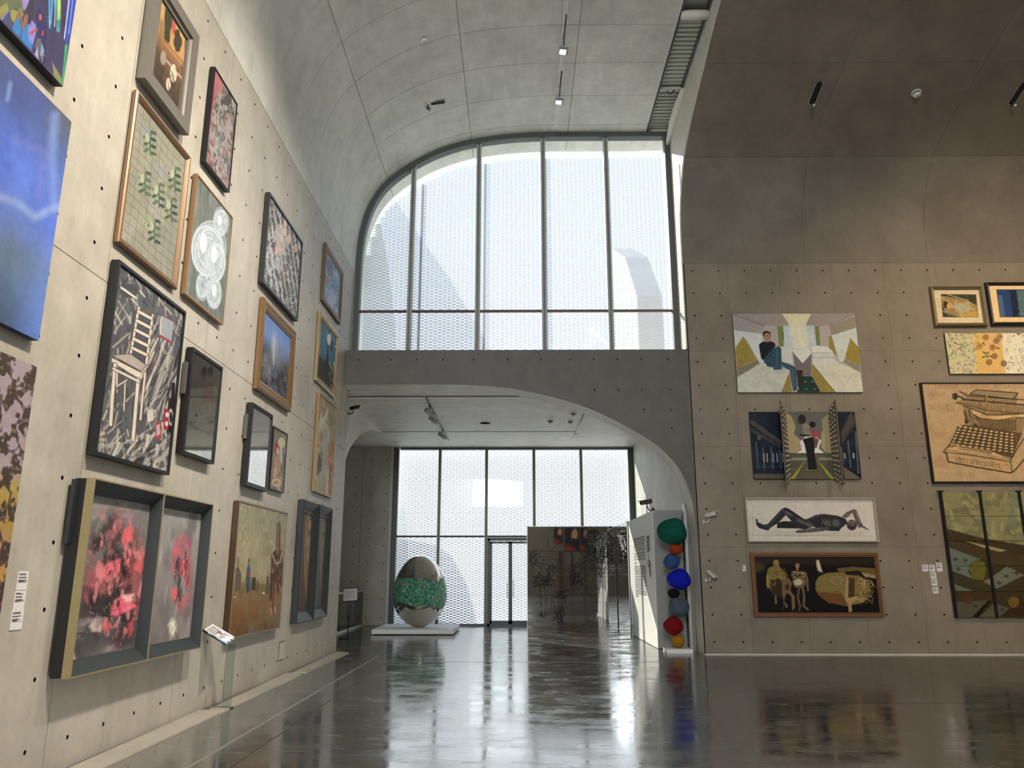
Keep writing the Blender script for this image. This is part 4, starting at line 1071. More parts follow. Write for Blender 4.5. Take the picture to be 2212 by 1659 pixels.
picture('pale_blue_painting', 'light blue brushy painting in a bronze frame nearest the arched window', 'L', ((707, 525), (743.7, 587.6), (736.8, 700), (697.5, 648)), .065, ogee(.12, .065), (112, 92, 66), art_k, seed=23, fmetal=.35, step=1.0)
picture('teal_painting', 'teal night scene with a white figure in a pale gold frame', 'L', ((694, 667), (732.7, 726.5), (726.4, 862.3), (683.5, 818.4)), .06, ogee(.11, .06), (176, 152, 108), art_l, seed=25, fmetal=.5, frough=.3, step=1.0)
def cleat(t, W, H, u0, v0):
    MB().box(-.05, H*.55, .012, -.004, H*.85, .05).obj('hanging_bracket', fmat((90, 88, 84), .5), t)
picture('mirror_picture', 'reflective steel picture with two faint figures in a black frame beside the chair painting', 'L', ((420.5, 750), (484, 796.4), (460.4, 1002.6), (392.6, 978)), .085, flat_prof(.035, .085, .015), black, art_m, cat='mirror picture', seed=27, mat=M['mirror_paint'], extra=cleat, step=1.1)
picture('wall_mirror', 'plain narrow mirror in a black frame, left of the small portrait', 'L', ((550.5, 869.7), (593.3, 900.8), (574.8, 1062), (527.5, 1046.6)), .09, flat_prof(.05, .09, .015), black, art_n, cat='mirror', seed=29, mat=M['mirror_paint'], extra=cleat, step=3)
picture('portrait_painting', 'small dark portrait with a red scarf and pale halo in a thin black frame', 'L', ((595.7, 921), (624.7, 940.2), (610.2, 1065.5), (579.8, 1054.3)), .05, flat_prof(.02, .05, .01), (34, 30, 30), art_o, seed=31, step=1.0)
picture('figure_painting', 'cream and red painting of standing figures in a thin gold frame near the arch', 'L', ((693.6, 846.8), (728.7, 883.2), (718.2, 1075.2), (676, 1061)), .06, flat_prof(.035, .06, .012), (150, 118, 66), art_p, seed=33, step=1.0)
# deep double shadow box: one thing, two canvases
def shadow_box():
    off = .19
    TL, TR, BR, BL = [wall_uv('L', 120+x*.30137, 1000+y*.30137, off) for x, y in ((298, 105), (1145, 303), (1030, 1325), (90, 1560))]
    u0, u1, v0, v1 = (TL[0]+BL[0])/2, (TR[0]+BR[0])/2, (BL[1]+BR[1])/2, (TL[1]+TR[1])/2
    D = [wall_uv('L', 120+x*.30137, 1000+y*.30137, off)[0] for x, y in ((797, 222), (645, 1425))]
    um = (D[0]+D[1])/2
    t = thing('shadow_box_diptych', wall_xyz('L', u0, v0, 0), 'deep two-part shadow box with pink flower paintings, lowest on the left wall', 'painting', mat=wall_basis('L'))
    W, H = u1-u0, v1-v0; e = .012; mid = um-u0
    gold, dark = fmat((150, 136, 98), .4, .3), fmat((44, 50, 52), .6)
    mb = MB().box(0, 0, .12, e, H, off).box(W-e, 0, .12, W, H, off).box(e, 0, .12, W-e, e, off).box(e, H-e, .12, W-e, H, off)
    mb.obj('frame', gold, t)
    MB().box(.004, .004, .03, W-.004, H-.004, .052).box(.002, .002, .03, e, H-.002, .12).box(W-e, .002, .03, W-.002, H-.002, .12).box(e, .002, .03, W-e, e, .12).box(e, H-e, .03, W-e, H-.002, .12).obj('rear_case', fmat((18, 18, 20)), t)
    MB().box(mid-.012, e, .06, mid+.012, H-e, off).obj('divider', gold, t)
    mb = MB()
    for a, b in ((e, mid-.012), (mid+.012, W-e)):
        k, fz, sx = .004, .105, .02
        o_ = [(a, e, off-.004), (b, e, off-.004), (b, H-e, off-.004), (a, H-e, off-.004)]
        i_ = [(a+sx, e+fz, .072), (b-sx, e+fz, .072), (b-sx, H-e-fz, .072), (a+sx, H-e-fz, .072)]
        mb = MB().add(o_+i_, [(j, (j+1) % 4, 4+(j+1) % 4, 4+j) for j in range(4)])
        mb.obj('lining', dark, t)
    MB().box(e, e, .05, W-e, H-e, .062).obj('backboard', fmat((30, 30, 32)), t)
    MB().box(-.05, H*.66, .03, .0, H*.99, .06).obj('hanging_bracket', fmat((60, 62, 66), .4, .5), t)
    for i, (a, b, f) in enumerate(((e+.004, mid-.016, art_q1), (mid+.016, W-e-.004, art_q2))):
        MB().box(a+.02, e+.11, .062, b-.02, H-e-.11, .072).obj('stretcher', fmat((60, 56, 54)), t)
        c = Canvas('L', u0+a+.018, u0+b-.018, v0+e+.104, v1-e-.104, .075, 1.1, 40+i); f(c)
        o = c.mesh(1.25, .012, 'canvas', M['paint'], t); o.location = (-u0, -v0, .076)
shadow_box()
picture('horse_painting', 'ochre field painting with a frontal horse and small standing figures in a brown edge', 'L', ((518, 1079), (622, 1108.3), (604.5, 1358), (495.4, 1380)), .09, [(0, .082), (0, .09), (.02, .09), (.02, .08)], (120, 104, 88), art_r, seed=35, side=(70, 48, 24), step=1.0)
bev = lambda off: [(0, .012), (0, .10), (.02, .11), (.17, .04), (.17, .055), (.19, .055), (.19, .03)]
picture('carved_panel', 'golden brown relief of a standing figure, wide sloping dark frame, left of the pair', 'L', ((657, 1079), (689, 1089), (675, 1339.5), (638.5, 1348)), .10, bev(.10), (44, 49, 51), art_s1, cat='relief', seed=37, step=.9)
picture('carved_panel', 'greenish grey relief of a standing figure, wide sloping dark frame, right of the pair', 'L', ((690.5, 1089), (719, 1099), (705, 1332), (676, 1339.5)), .10, bev(.10), (44, 49, 51), art_s2, cat='relief', seed=38, step=.9)

# ---------------------------------------------------------------- back wall
def art_t(c):
    c.bg((176, 170, 158)).view(1560, 640, .1537)
    G = lambda p, col, a=1, s=.5: c.P(p, col, a, s)
    c.N(3, (150, 146, 140), .4, .7, .4)
    G([(150, 245), (840, 245), (950, 410), (590, 415)], (150, 138, 130)); G([(1250, 245), (1868, 245), (1510, 415), (1170, 412)], (148, 136, 126))
    G([(150, 245), (590, 415), (595, 520), (160, 475)], (152, 144, 140)); G([(840, 245), (1250, 245), (1170, 405), (950, 405)], (212, 202, 160))
    G([(590, 415), (1510, 415), (1510, 750), (590, 730)], (168, 156, 148)); G([(860, 415), (1300, 415), (1325, 740), (870, 740)], (176, 190, 194)); G([(940, 400), (1165, 400), (1230, 730), (1000, 730)], (214, 208, 176), .9, 4)
    c.S(40, (860, 440, 1320, 700), 90, 120, 14, [(206, 206, 186), (158, 172, 184), (196, 190, 160)], .5, .05)
    c.L([(150, 248), (590, 415)], 8, (84, 72, 60)).L([(1868, 250), (1510, 415)], 8, (110, 90, 70))
    G([(775, 418), (855, 418), (862, 705), (795, 705)], (112, 124, 66)); G([(1298, 418), (1360, 418), (1378, 690), (1325, 690)], (110, 122, 64)); c.L([(855, 500), (862, 620)], 10, (30, 34, 40))
    G([(1510, 420), (1868, 275), (1885, 440), (1530, 560)], (140, 132, 110))
    G([(160, 475), (560, 540), (590, 930), (530, 940), (340, 600), (290, 560), (190, 720)], (196, 200, 192)); G([(188, 720), (295, 568), (350, 640), (490, 890), (205, 1010)], (152, 130, 50)); c.N(9, (120, 104, 40), .55, .7, .5, where=((c.PX < 1638) & (c.PY > 730) & (c.PY < 795) & (c.PX < 1560+.1537*(350+(c.PY-740)*1.2)))*1.)
    G([(1500, 560), (1540, 555), (1620, 860), (1505, 740)], (140, 122, 44)); G([(1535, 550), (1885, 445), (1912, 720), (1800, 580), (1730, 860), (1680, 930), (1640, 880)], (190, 196, 186)); G([(1735, 820), (1800, 590), (1920, 720), (1935, 965), (1730, 880)], (146, 126, 40))
    G([(205, 1015), (490, 895), (530, 940), (210, 1140)], (124, 116, 90)); G([(1720, 885), (1935, 965), (1945, 1075), (1700, 930)], (132, 126, 104))
    G([(210, 1140), (560, 940), (950, 1040), (830, 1350), (215, 1350)], (190, 190, 174)); G([(1270, 950), (1590, 910), (1948, 1075), (1978, 1350), (1590, 1350)], (198, 194, 172))
    c.N(5, (164, 168, 160), .5, .7, .5, 1, 1, 4, where=(c.v > .68)*1.)
    G([(830, 1350), (945, 1060), (985, 1350)], (138, 122, 52)); G([(1260, 950), (1600, 1350), (1380, 1350), (1255, 1120)], (140, 124, 50)); c.L([(1275, 960), (1585, 1350)], 8, (100, 84, 40))
    G([(820, 710), (980, 720), (985, 940), (830, 930)], (192, 192, 184)); G([(985, 750), (1260, 750), (1250, 1130), (1040, 1130)], (110, 98, 98)); G([(965, 750), (1230, 740), (1265, 790), (1130, 942)], (204, 202, 190))
    G([(1240, 720), (1330, 695), (1480, 710), (1568, 790), (1270, 795)], (206, 204, 194)); G([(1260, 795), (1560, 795), (1570, 860), (1290, 870)], (190, 192, 184)); G([(1262, 870), (1580, 865), (1590, 930), (1280, 945)], (196, 196, 186)); c.L([(1265, 868), (1575, 862)], 6, (140, 142, 136)).L([(1260, 795), (1568, 793)], 6, (134, 138, 134))
    G([(1130, 1125), (1260, 1125), (1385, 1350), (1045, 1350)], (20, 52, 52)); [c.E(x, y, 18, 9, (130, 120, 60)) for x, y in ((1070, 1305), (1180, 1302), (1300, 1302), (1170, 1205), (1270, 1205))]
    G([(1045, 1050), (1130, 1050), (1132, 1260), (1060, 1275)], (48, 40, 34)); c.E(1088, 1052, 44, 14, (30, 26, 24))
    G([(1025, 700), (1045, 700), (1050, 745), (1020, 745)], (206, 204, 196)); G([(1158, 700), (1178, 700), (1190, 745), (1150, 745)], (206, 204, 196))
    # man on the bed
    J = (36, 72, 88)
    G([(580, 910), (700, 740), (790, 700), (830, 730), (835, 920), (840, 1030), (720, 1035), (715, 1000), (640, 990)], J); G([(835, 915), (1000, 975), (1040, 1010), (1055, 1310), (1000, 1345), (970, 1200), (950, 1040), (840, 985)], (44, 78, 98))
    c.L([(770, 740), (760, 1000)], 20, (62, 98, 116), .7).L([(980, 1020), (1010, 1280)], 18, (74, 104, 124), .7).L([(600, 900), (720, 800)], 16, (22, 48, 62), .8)
    G([(515, 680), (560, 640), (690, 630), (740, 660), (752, 700), (690, 760), (580, 905), (548, 870), (525, 760)], (20, 24, 34))
    G([(598, 600), (660, 600), (672, 640), (620, 650)], (150, 110, 78)); c.E(632, 560, 52, 72, (158, 118, 84), 1, .1); G([(568, 560), (572, 505), (615, 484), (672, 500), (686, 545), (650, 515), (600, 520), (585, 560)], (22, 20, 22)); c.L([(622, 555), (645, 553)], 6, (50, 34, 28)).L([(660, 553), (678, 553)], 5, (50, 34, 28)).L([(640, 603), (668, 601)], 5, (120, 60, 50)).L([(657, 560), (660, 582)], 4, (126, 86, 60)).E(584, 572, 8, 16, (150, 108, 76))
    G([(720, 1035), (845, 1030), (880, 1085), (800, 1100), (725, 1080)], (176, 176, 166))
def art_u(c):
    c.bg((20, 26, 36)).view(1580, 850, .14467)
    c.N(12, (26, 38, 56), .4, .7, .9)
    w = (66, 60, 56)
    c.P([(285, 380), (740, 700), (750, 780), (285, 460)], w).P([(290, 500), (740, 790), (740, 820), (290, 570)], (58, 54, 52)).P([(290, 1200), (780, 1200), (790, 1270), (320, 1270)], (84, 74, 60))
    for k, (x, h) in enumerate(((370, 730), (470, 830), (590, 800), (720, 860))): c.L([(x, h), (x+25, 1120)], 16, (70, 84, 96))
    for x in (480, 530, 620, 680, 760): c.L([(x, 900), (x+8, 1020)], 16, (140, 142, 136))
    c.P([(400, 620), (440, 640), (430, 700), (380, 680)], (74, 78, 82)).L([(390, 1100), (790, 1090)], 8, (60, 70, 80)).S(60, (300, 830, 790, 1100), 88, 80, 5, [(44, 60, 78), (16, 20, 28), (90, 96, 100)], .6, .05)
    # right part
    c.P([(1780, 275), (1850, 380), (1640, 700), (1630, 600)], w).P([(1850, 380), (1850, 450), (1650, 760), (1640, 700)], (60, 54, 50)).P([(1660, 1080), (1940, 1278), (1700, 1278)], (96, 84, 66)).P([(1660, 1070), (1935, 1270), (1940, 1200), (1900, 1180)], (18, 22, 28))
    for x, a, b in ((1640, 810, 1050), (1740, 710, 1100), (1855, 570, 1190)): c.L([(x, a), (x+40, b)], 20, (80, 86, 92))
    for x in (1690, 1820): c.L([(x, 900), (x+6, 960)], 24, (140, 142, 136))
    c.S(30, (1640, 820, 1900, 1100), 82, 90, 6, [(50, 66, 82), (14, 18, 24)], .6, .05)
    # centre
    c.P([(812, 275), (1450, 275), (1545, 1278), (885, 1278)], (86, 86, 80))
    c.P([(812, 275), (900, 350), (960, 500), (930, 610), (1040, 700), (1050, 830), (960, 890), (860, 890)], (150, 134, 92)).P([(1450, 275), (1350, 400), (1370, 540), (1340, 600), (1340, 800), (1420, 890), (1500, 890)], (146, 130, 90))
    c.P([(975, 890), (1050, 840), (1020, 720), (1110, 640), (1240, 640), (1340, 700), (1300, 820), (1385, 890)], (196, 190, 190))
    c.P([(862, 890), (1500, 890), (1545, 1278), (885, 1278)], (74, 74, 58)); c.P([(1110, 985), (940, 1275), (885, 1275)], (150, 140, 26)).P([(1275, 985), (1480, 1275), (1545, 1275)], (150, 140, 26)).P([(1110, 1000), (1280, 1000), (1380, 1275), (1080, 1275)], (90, 80, 50), .5)
    for k in range(8):
        x = 880+k*32; c.L([(x+50, 960), (x, 995)], 10, (150, 146, 126)); c.L([(1480-k*25, 960), (1510-k*28, 995)], 10, (150, 146, 126))
    # standing figure carrying a child, seen from behind
    c.P([(1060, 680), (1230, 640), (1250, 760), (1240, 900), (1285, 1140), (1150, 1140), (1120, 900), (1090, 760)], (24, 22, 22)).P([(1060, 460), (1110, 440), (1180, 480), (1200, 620), (1110, 640), (1070, 600)], (120, 110, 90)).E(1050, 385, 62, 72, (36, 30, 28)).E(1010, 420, 26, 34, (66, 52, 44)).E(1210, 465, 48, 48, (26, 22, 24))
    c.P([(1160, 510), (1280, 540), (1305, 640), (1230, 660), (1180, 600)], (110, 70, 68)).P([(1200, 600), (1300, 590), (1305, 650), (1250, 650)], (170, 34, 46)).P([(1235, 650), (1310, 690), (1270, 820), (1240, 800)], (90, 66, 44)).L([(1030, 620), (1160, 630)], 26, (36, 34, 34)).L([(1090, 1160), (1290, 1160)], 16, (44, 40, 38)).L([(1100, 1150), (1290, 1150)], 6, (140, 134, 120))
def art_v(c):
    c.bg((200, 190, 176)).view(1580, 1060, .17484)
    c.L([(258, 165), (272, 555), (1730, 560)], 5, (160, 150, 136), .8).E(850, 548, 600, 6, (150, 140, 126), .6)
    c.P([(420, 500), (900, 500), (1400, 510), (1700, 500), (1600, 540), (420, 530)], (176, 168, 156), .5, 2)
    K = (44, 44, 48); H = (112, 108, 108); m = .5
    P = lambda p, col=K, a=1: c.P(p, col, a, m)
    P([(565, 400), (640, 375), (760, 380), (900, 420), (900, 470), (560, 462)], (36, 36, 40))
    P([(300, 345), (318, 345), (330, 390), (400, 420), (450, 410), (560, 290), (620, 225), (660, 205), (715, 225), (900, 350), (960, 350), (1020, 400), (1000, 450), (900, 480), (780, 450), (735, 370), (672, 300), (590, 390), (480, 460), (455, 495), (345, 465), (305, 420)])
    P([(930, 350), (1040, 300), (1140, 285), (1300, 305), (1410, 345), (1440, 400), (1360, 460), (1330, 500), (1180, 495), (1020, 450)])
    P([(1360, 325), (1420, 265), (1510, 228), (1545, 240), (1600, 380), (1625, 430), (1700, 480), (1700, 492), (1600, 450), (1575, 470), (1510, 320), (1495, 270), (1420, 340)], (92, 84, 78))
    P([(795, 495), (850, 480), (1100, 450), (1180, 450), (1220, 480), (1130, 500), (900, 520), (800, 522)], (78, 74, 72))
    c.E(1488, 425, 64, 66, (58, 54, 54), 1, .1).E(1490, 395, 46, 34, (120, 112, 104), .7, .6).E(1480, 410, 12, 7, (20, 20, 22)).E(1515, 412, 9, 6, (20, 20, 22)).L([(1470, 455), (1505, 452)], 6, (24, 22, 24)).L([(1495, 415), (1502, 437)], 5, (146, 138, 128)).E(1480, 368, 18, 12, (80, 74, 70))
    for a, b, rx, ry in ((700, 280, 60, 16), (860, 380, 60, 20), (960, 420, 50, 26), (1180, 400, 50, 30), (1290, 400, 50, 40), (1440, 300, 40, 18)): c.E(a, b, rx, ry, H, .55, .9, .5)
    for k in range(7): c.L([(1090+k*22, 320+k*4), (1110+k*20, 380), (1090+k*22, 420)], 5, (120, 112, 108) if k % 2 else (24, 24, 26), .8)
    c.L([(640, 225), (500, 400), (420, 450)], 6, H, .6).L([(1540, 260), (1590, 400)], 8, (160, 150, 138), .8).L([(850, 495), (1100, 470)], 6, (150, 142, 132), .6).L([(940, 350), (1140, 295), (1300, 315)], 5, (110, 104, 100), .6)
    c.L([(380, 330), (372, 240), (420, 190), (520, 170), (560, 230)], 2, (170, 160, 146), .6).L([(560, 160), (880, 240), (1000, 310)], 2, (170, 160, 146), .6)
def art_w(c):
    c.bg((16, 13, 11)).view(1580, 1060, .17484)
    P = lambda p, col, a=1, s=.6: c.P(p, col, a, s)
    P([(280, 790), (1800, 790), (1815, 920), (290, 905)], (36, 28, 20), 1, 3); P([(285, 880), (340, 875), (415, 920), (400, 980), (290, 1020)], (62, 50, 24), .9, 3)
    c.L([(1050, 800), (1090, 1000)], 50, (40, 30, 20)).P([(1050, 860), (1080, 855), (1125, 1010), (1070, 990), (1050, 920)], (176, 160, 124))
    c.E(552, 890, 36, 40, (128, 106, 54)).P([(520, 920), (590, 915), (600, 960), (515, 960)], (110, 88, 44))
    P([(450, 960), (510, 935), (600, 940), (650, 1010), (680, 1080), (600, 1120), (640, 1200), (560, 1300), (480, 1220), (470, 1100), (455, 1200), (430, 1160), (430, 1060)], (112, 90, 40)); P([(480, 1100), (620, 1080), (660, 1240), (620, 1320), (500, 1290)], (44, 38, 22)); c.L([(445, 1060), (455, 1190)], 28, (134, 112, 62)); c.L([(545, 1300), (550, 1390)], 18, (120, 96, 62))
    c.S(50, (450, 950, 680, 1120), 70, 60, 8, [(150, 126, 66), (80, 62, 28), (60, 44, 22)], .7)
    c.E(815, 930, 26, 36, (130, 96, 60)).L([(815, 960), (815, 985)], 16, (150, 116, 80)); P([(735, 1010), (790, 985), (860, 985), (920, 1030), (925, 1100), (900, 1120), (740, 1080)], (58, 44, 32)); c.S(60, (740, 990, 920, 1080), 40, 16, 9, [(170, 150, 110), (30, 24, 20), (120, 96, 60)], .8, 1)
    c.E(838, 1130, 84, 72, (92, 76, 40)).E(822, 1130, 54, 40, (176, 168, 144), .8, .4).E(840, 1140, 70, 58, (110, 96, 60), .8, ring=.14); c.L([(905, 1010), (935, 1080), (945, 1230)], 20, (104, 86, 56)); c.L([(835, 1190), (820, 1320), (848, 1430)], 26, (86, 70, 44)).L([(880, 1190), (900, 1320), (890, 1420), (945, 1470)], 24, (100, 82, 54)).L([(845, 1430), (838, 1480)], 16, (86, 70, 44))
    P([(640, 1100), (700, 1070), (745, 1130), (730, 1240), (780, 1300), (785, 1440), (750, 1490), (740, 1300), (680, 1260), (650, 1360), (700, 1430), (670, 1450), (630, 1300), (625, 1200)], (104, 78, 50)); c.L([(655, 1320), (630, 1480)], 6, (90, 60, 40)).E(690, 1190, 30, 40, (40, 24, 18), .8, .6)
    P([(1040, 1130), (1080, 1060), (1180, 1015), (1400, 1005), (1560, 1040), (1700, 1120), (1730, 1250), (1640, 1380), (1420, 1425), (1200, 1380), (1080, 1290), (1040, 1220)], (112, 94, 44)); P([(1050, 1250), (1360, 1270), (1400, 1330), (1430, 1420), (1200, 1385), (1080, 1300)], (98, 62, 22))
    P([(1300, 960), (1500, 940), (1800, 960), (1810, 1060), (1600, 1000), (1330, 1000)], (92, 76, 38)); P([(1600, 1010), (1808, 1050), (1812, 1090), (1650, 1060)], (146, 126, 76)); P([(1390, 1000), (1580, 985), (1560, 1050), (1420, 1040)], (30, 24, 18))
    c.E(1305, 1105, 96, 66, (130, 114, 66)); 
    for k in range(10): a = k*.63; c.L([(1305, 1105), (1305+88*math.cos(a), 1105+58*math.sin(a))], 5, (66, 52, 28), .9)
    c.E(1305, 1105, 94, 64, (66, 52, 28), .8, ring=.06); P([(1420, 1070), (1440, 1070), (1450, 1330), (1400, 1320)], (150, 122, 70)); P([(1450, 1070), (1520, 1080), (1520, 1310), (1440, 1340)], (62, 44, 24))
    P([(1395, 1335), (1560, 1300), (1560, 1340), (1480, 1400), (1490, 1490), (1450, 1500), (1440, 1390)], (150, 120, 72)); c.S(80, (1540, 1050, 1760, 1390), 30, 50, 10, [(170, 150, 100), (28, 22, 16), (120, 96, 52), (90, 64, 32)], .85, 1.2); c.S(26, (1070, 1030, 1400, 1250), 5, 120, 7, [(140, 120, 62), (84, 68, 30)], .6, .1)
def mat_board(c, k, inner, col=(206, 186, 148)):
    c.bg(col); return c
def art_x(c):
    c.bg((210, 190, 152)).view(1960, 590, .14466)
    c.P([(498, 312), (1028, 318), (1058, 660), (528, 658)], (58, 62, 44), 1, .5)
    c.N(14, (130, 122, 80), .5, .7, .7, where=((c.u > .17) & (c.u < .83) & (c.v > .22) & (c.v < .78))*1.)
    P = lambda p, col, a=1: c.P(p, col, a, .6)
    P([(500, 340), (600, 350), (880, 410), (1040, 480), (1050, 650), (780, 640), (560, 580), (520, 460)], (150, 130, 80)); P([(640, 500), (760, 450), (930, 450), (960, 540), (880, 600), (760, 590)], (166, 166, 128)); P([(760, 590), (1030, 580), (1050, 655), (800, 650)], (190, 150, 60))
    c.E(610, 480, 50, 56, (186, 138, 78)).E(570, 470, 38, 56, (40, 34, 28)).E(625, 490, 40, 44, (196, 150, 88)).E(690, 560, 30, 40, (176, 110, 62)).E(720, 440, 26, 24, (190, 146, 90)).E(900, 460, 34, 50, (180, 150, 100)).E(980, 540, 34, 24, (196, 150, 80))
    c.L([(510, 560), (640, 620), (840, 655)], 8, (190, 176, 130)).L([(510, 360), (560, 400), (600, 430)], 12, (190, 160, 96)).L([(600, 320), (880, 400), (1000, 480)], 9, (196, 176, 120)).S(60, (510, 330, 1040, 650), 20, 30, 5, [(70, 76, 50), (206, 180, 120), (60, 70, 70), (150, 90, 50)], .6, .8)
def art_y(c):
    c.bg((206, 176, 124)).view(1960, 590, .14466)
    c.P([(1325, 242), (3000, 242), (3000, 660), (1380, 660)], (30, 56, 100), 1, .5)
    c.P([(1345, 330), (1415, 330), (1462, 655), (1385, 655)], (66, 92, 120), .9).P([(1530, 255), (1630, 255), (1680, 655), (1575, 655)], (24, 34, 52), .95).P([(1630, 255), (1830, 255), (1900, 640), (1685, 640)], (70, 96, 100)).S(30, (1640, 270, 1850, 630), 20, 60, 6, [(110, 134, 134), (50, 76, 80)], .7)
def art_z(c):
    c.bg((192, 178, 140)).view(1960, 590, .14466)
    c.P([(990, 897), (1400, 897), (1470, 1500), (1065, 1500)], (206, 166, 92), 1, 3).P([(1400, 897), (3000, 897), (3000, 1500), (1470, 1500)], (210, 204, 178), 1, 2).P([(990, 897), (1080, 897), (1110, 1500), (1065, 1500)], (210, 168, 50), .8, 5)
    c.N(6, (176, 190, 120), .5, .7, .5, 1, 1, 2, where=(c.PX < 2110)*1.)
    r = c.rng
    for k in range(150):
        x, y = r.uniform(580, 1050), r.uniform(900, 1500)
        col = r.choice([(104, 124, 116), (120, 140, 100), (86, 112, 70), (150, 112, 116), (90, 108, 130)])
        for j in range(3): c.E(x+r.uniform(-16, 16), y+r.uniform(-16, 16), r.uniform(5, 13), r.uniform(4, 9), col, .8, .3, r.uniform(0, 3))
    for (x, y, col) in ((1170, 960, (150, 104, 34)), (1080, 1090, (168, 112, 36)), (1270, 1110, (150, 88, 60)), (1300, 1240, (130, 84, 60)), (1220, 1330, (140, 88, 50)), (1330, 1010, (120, 104, 90)), (1380, 950, (150, 110, 70)), (1440, 1350, (120, 84, 60))):
        for j in range(8): c.E(x+34*math.cos(j*.8), y+34*math.sin(j*.8), 19, 15, col, .85, .3, j*.8)
        c.E(x, y, 14, 14, (100, 66, 44), .9)
    for (x, y, a) in ((1150, 1190, .6), (1200, 1190, -.5), (1140, 1250, -.4), (1190, 1240, 1.4), (1240, 1240, .3), (1140, 1050, 1.), (1350, 1120, .4)): c.E(x, y, 32, 13, (66, 90, 44), .9, .3, a)
    for k in range(110):
        x, y = r.uniform(1480, 2600), r.uniform(920, 1490); col = r.choice([(108, 128, 118), (140, 150, 104), (92, 116, 110), (160, 164, 130)])
        for j in range(3): c.E(x+r.uniform(-20, 20), y+r.uniform(-20, 20), r.uniform(7, 17), r.uniform(5, 11), col, .75, .3, r.uniform(0, 3))
    c.P([(1630, 895), (1690, 905), (1660, 930)], (30, 26, 30)).L([(1690, 905), (1740, 935)], 8, (120, 90, 40)).L([(700, 1035), (740, 1060)], 14, (36, 30, 34)).L([(740, 1060), (800, 1080)], 6, (190, 120, 120))
def art_aa(c):
    c.bg((170, 142, 102)).view(1960, 810, .1507)
    c.N(2, (158, 128, 86), .45, .7, .7).N(3, (156, 118, 92), .6, .75, .5, 1, 1, 3)
    r = c.rng; K = (30, 24, 18); D = (84, 66, 44); Hh = (190, 156, 100)
    for k in range(34): 
        y = 470+k*32; c.L([(300+k*4, y+r.uniform(-4, 4)), (900, y+r.uniform(-6, 6))], 3, (150, 112, 70), .6)
    for k in range(8): c.L([(430+k*70, 1380+r.uniform(-8, 8)), (440+k*70, 1530)], 3, (150, 112, 70), .5)
    # scribbled writing over the top and left
    def scrib(x, y, n, h, w=4, col=(120, 94, 64), dx=34):
        for i in range(n):
            t = r.choice((0, 1, 2, 3)); X = x+i*dx
            if t == 0: c.L([(X, y+h), (X+8, y), (X+16, y+h)], w, col, .85)
            elif t == 1: c.L([(X, y), (X+4, y+h), (X+18, y+h-6)], w, col, .85)
            elif t == 2: c.E(X+8, y+h*.6, 9, h*.4, col, .8, ring=.4)
            else: c.L([(X, y+h), (X+6, y+h*.2), (X+14, y+h*.7), (X+22, y)], w, col, .85)
    scrib(400, 135, 10, 60); scrib(910, 130, 7, 66); scrib(1240, 130, 22, 60); scrib(310, 250, 7, 56); scrib(300, 400, 9, 100); scrib(560, 400, 4, 120, 5); scrib(560, 1390, 12, 80, 3)
    c.E(440, 770, 78, 100, (130, 104, 72), .8, ring=.06).S(30, (250, 330, 800, 760), 95, 90, 3, [(140, 108, 70)], .6, .1).S(20, (420, 1100, 1400, 1500), 10, 120, 3, [(140, 108, 70)], .5, .5)
    P = lambda p, col, a=1: c.P(p, col, a, .6)
    L = lambda p, w=9, col=K: c.L(p, w*1.45, col)
    # typewriter: paper table, carriage, body, keys, front
    P([(810, 330), (980, 208), (1590, 255), (1560, 430), (1690, 440), (1690, 620), (1640, 880), (1480, 1230), (1500, 1400), (580, 1245), (520, 1105), (640, 950), (720, 735), (830, 700), (800, 450), (680, 400)], (134, 110, 76))
    P([(990, 215), (1580, 258), (1520, 340), (900, 270)], (150, 132, 100)); L([(900, 270), (985, 212), (1585, 258), (1515, 345), (900, 272)]); [L([(960-k*14+30, 228+k*12), (1560-k*14, 268+k*14)], 3, D) for k in range(4)]
    L([(800, 290), (1510, 345), (1690, 360)]); L([(790, 350), (1690, 430)], 12); L([(700, 390), (840, 420), (1100, 500), (1690, 560)], 7); P([(640, 270), (700, 255), (735, 300), (700, 365), (645, 340)], (70, 60, 46)); c.E(690, 305, 26, 40, (50, 44, 36)); L([(735, 310), (800, 330)], 14); L([(750, 240), (800, 262), (850, 268)], 10); P([(1110, 285), (1150, 290), (1145, 390), (1112, 385)], (140, 112, 72)); L([(1112, 285), (1115, 380)], 7)
    c.S(60, (880, 390, 1430, 500), 85, 30, 5, [K, D, Hh], .8, .15)
    P([(930, 490), (1150, 575), (1400, 570), (1680, 550), (1680, 610), (1300, 650), (1060, 620), (940, 560)], (196, 160, 106)); L([(800, 440), (930, 490), (1140, 575), (1400, 570), (1680, 555)], 9); L([(940, 565), (1060, 630), (1300, 655), (1520, 610), (1690, 615)], 9)
    for i in range(14): c.E(990+i*34, 560+26*math.sin(i*.24+.3), 9, 14, K, .8, ring=.4)
    P([(960, 600), (1200, 660), (1560, 640), (1570, 800), (1100, 790)], (110, 92, 60)); [L([(975+k*25, 605+30*min(1, k*.08)), (1060+k*21, 790)], 7, K if k % 2 else (66, 52, 36)) for k in range(24)]; [c.L([(985+k*25, 640), (1066+k*21, 780)], 3, Hh, .8) for k in range(24)]
    c.E(850, 660, 34, 40, (70, 56, 40)).E(930, 640, 26, 36, (90, 72, 50), 1, ring=.5).E(970, 720, 30, 30, (60, 48, 34)); L([(820, 520), (850, 640)], 24, D); L([(880, 500), (900, 600)], 10)
    P([(720, 730), (1000, 720), (1560, 820), (1640, 830), (1500, 1190), (620, 960)], (84, 68, 46))
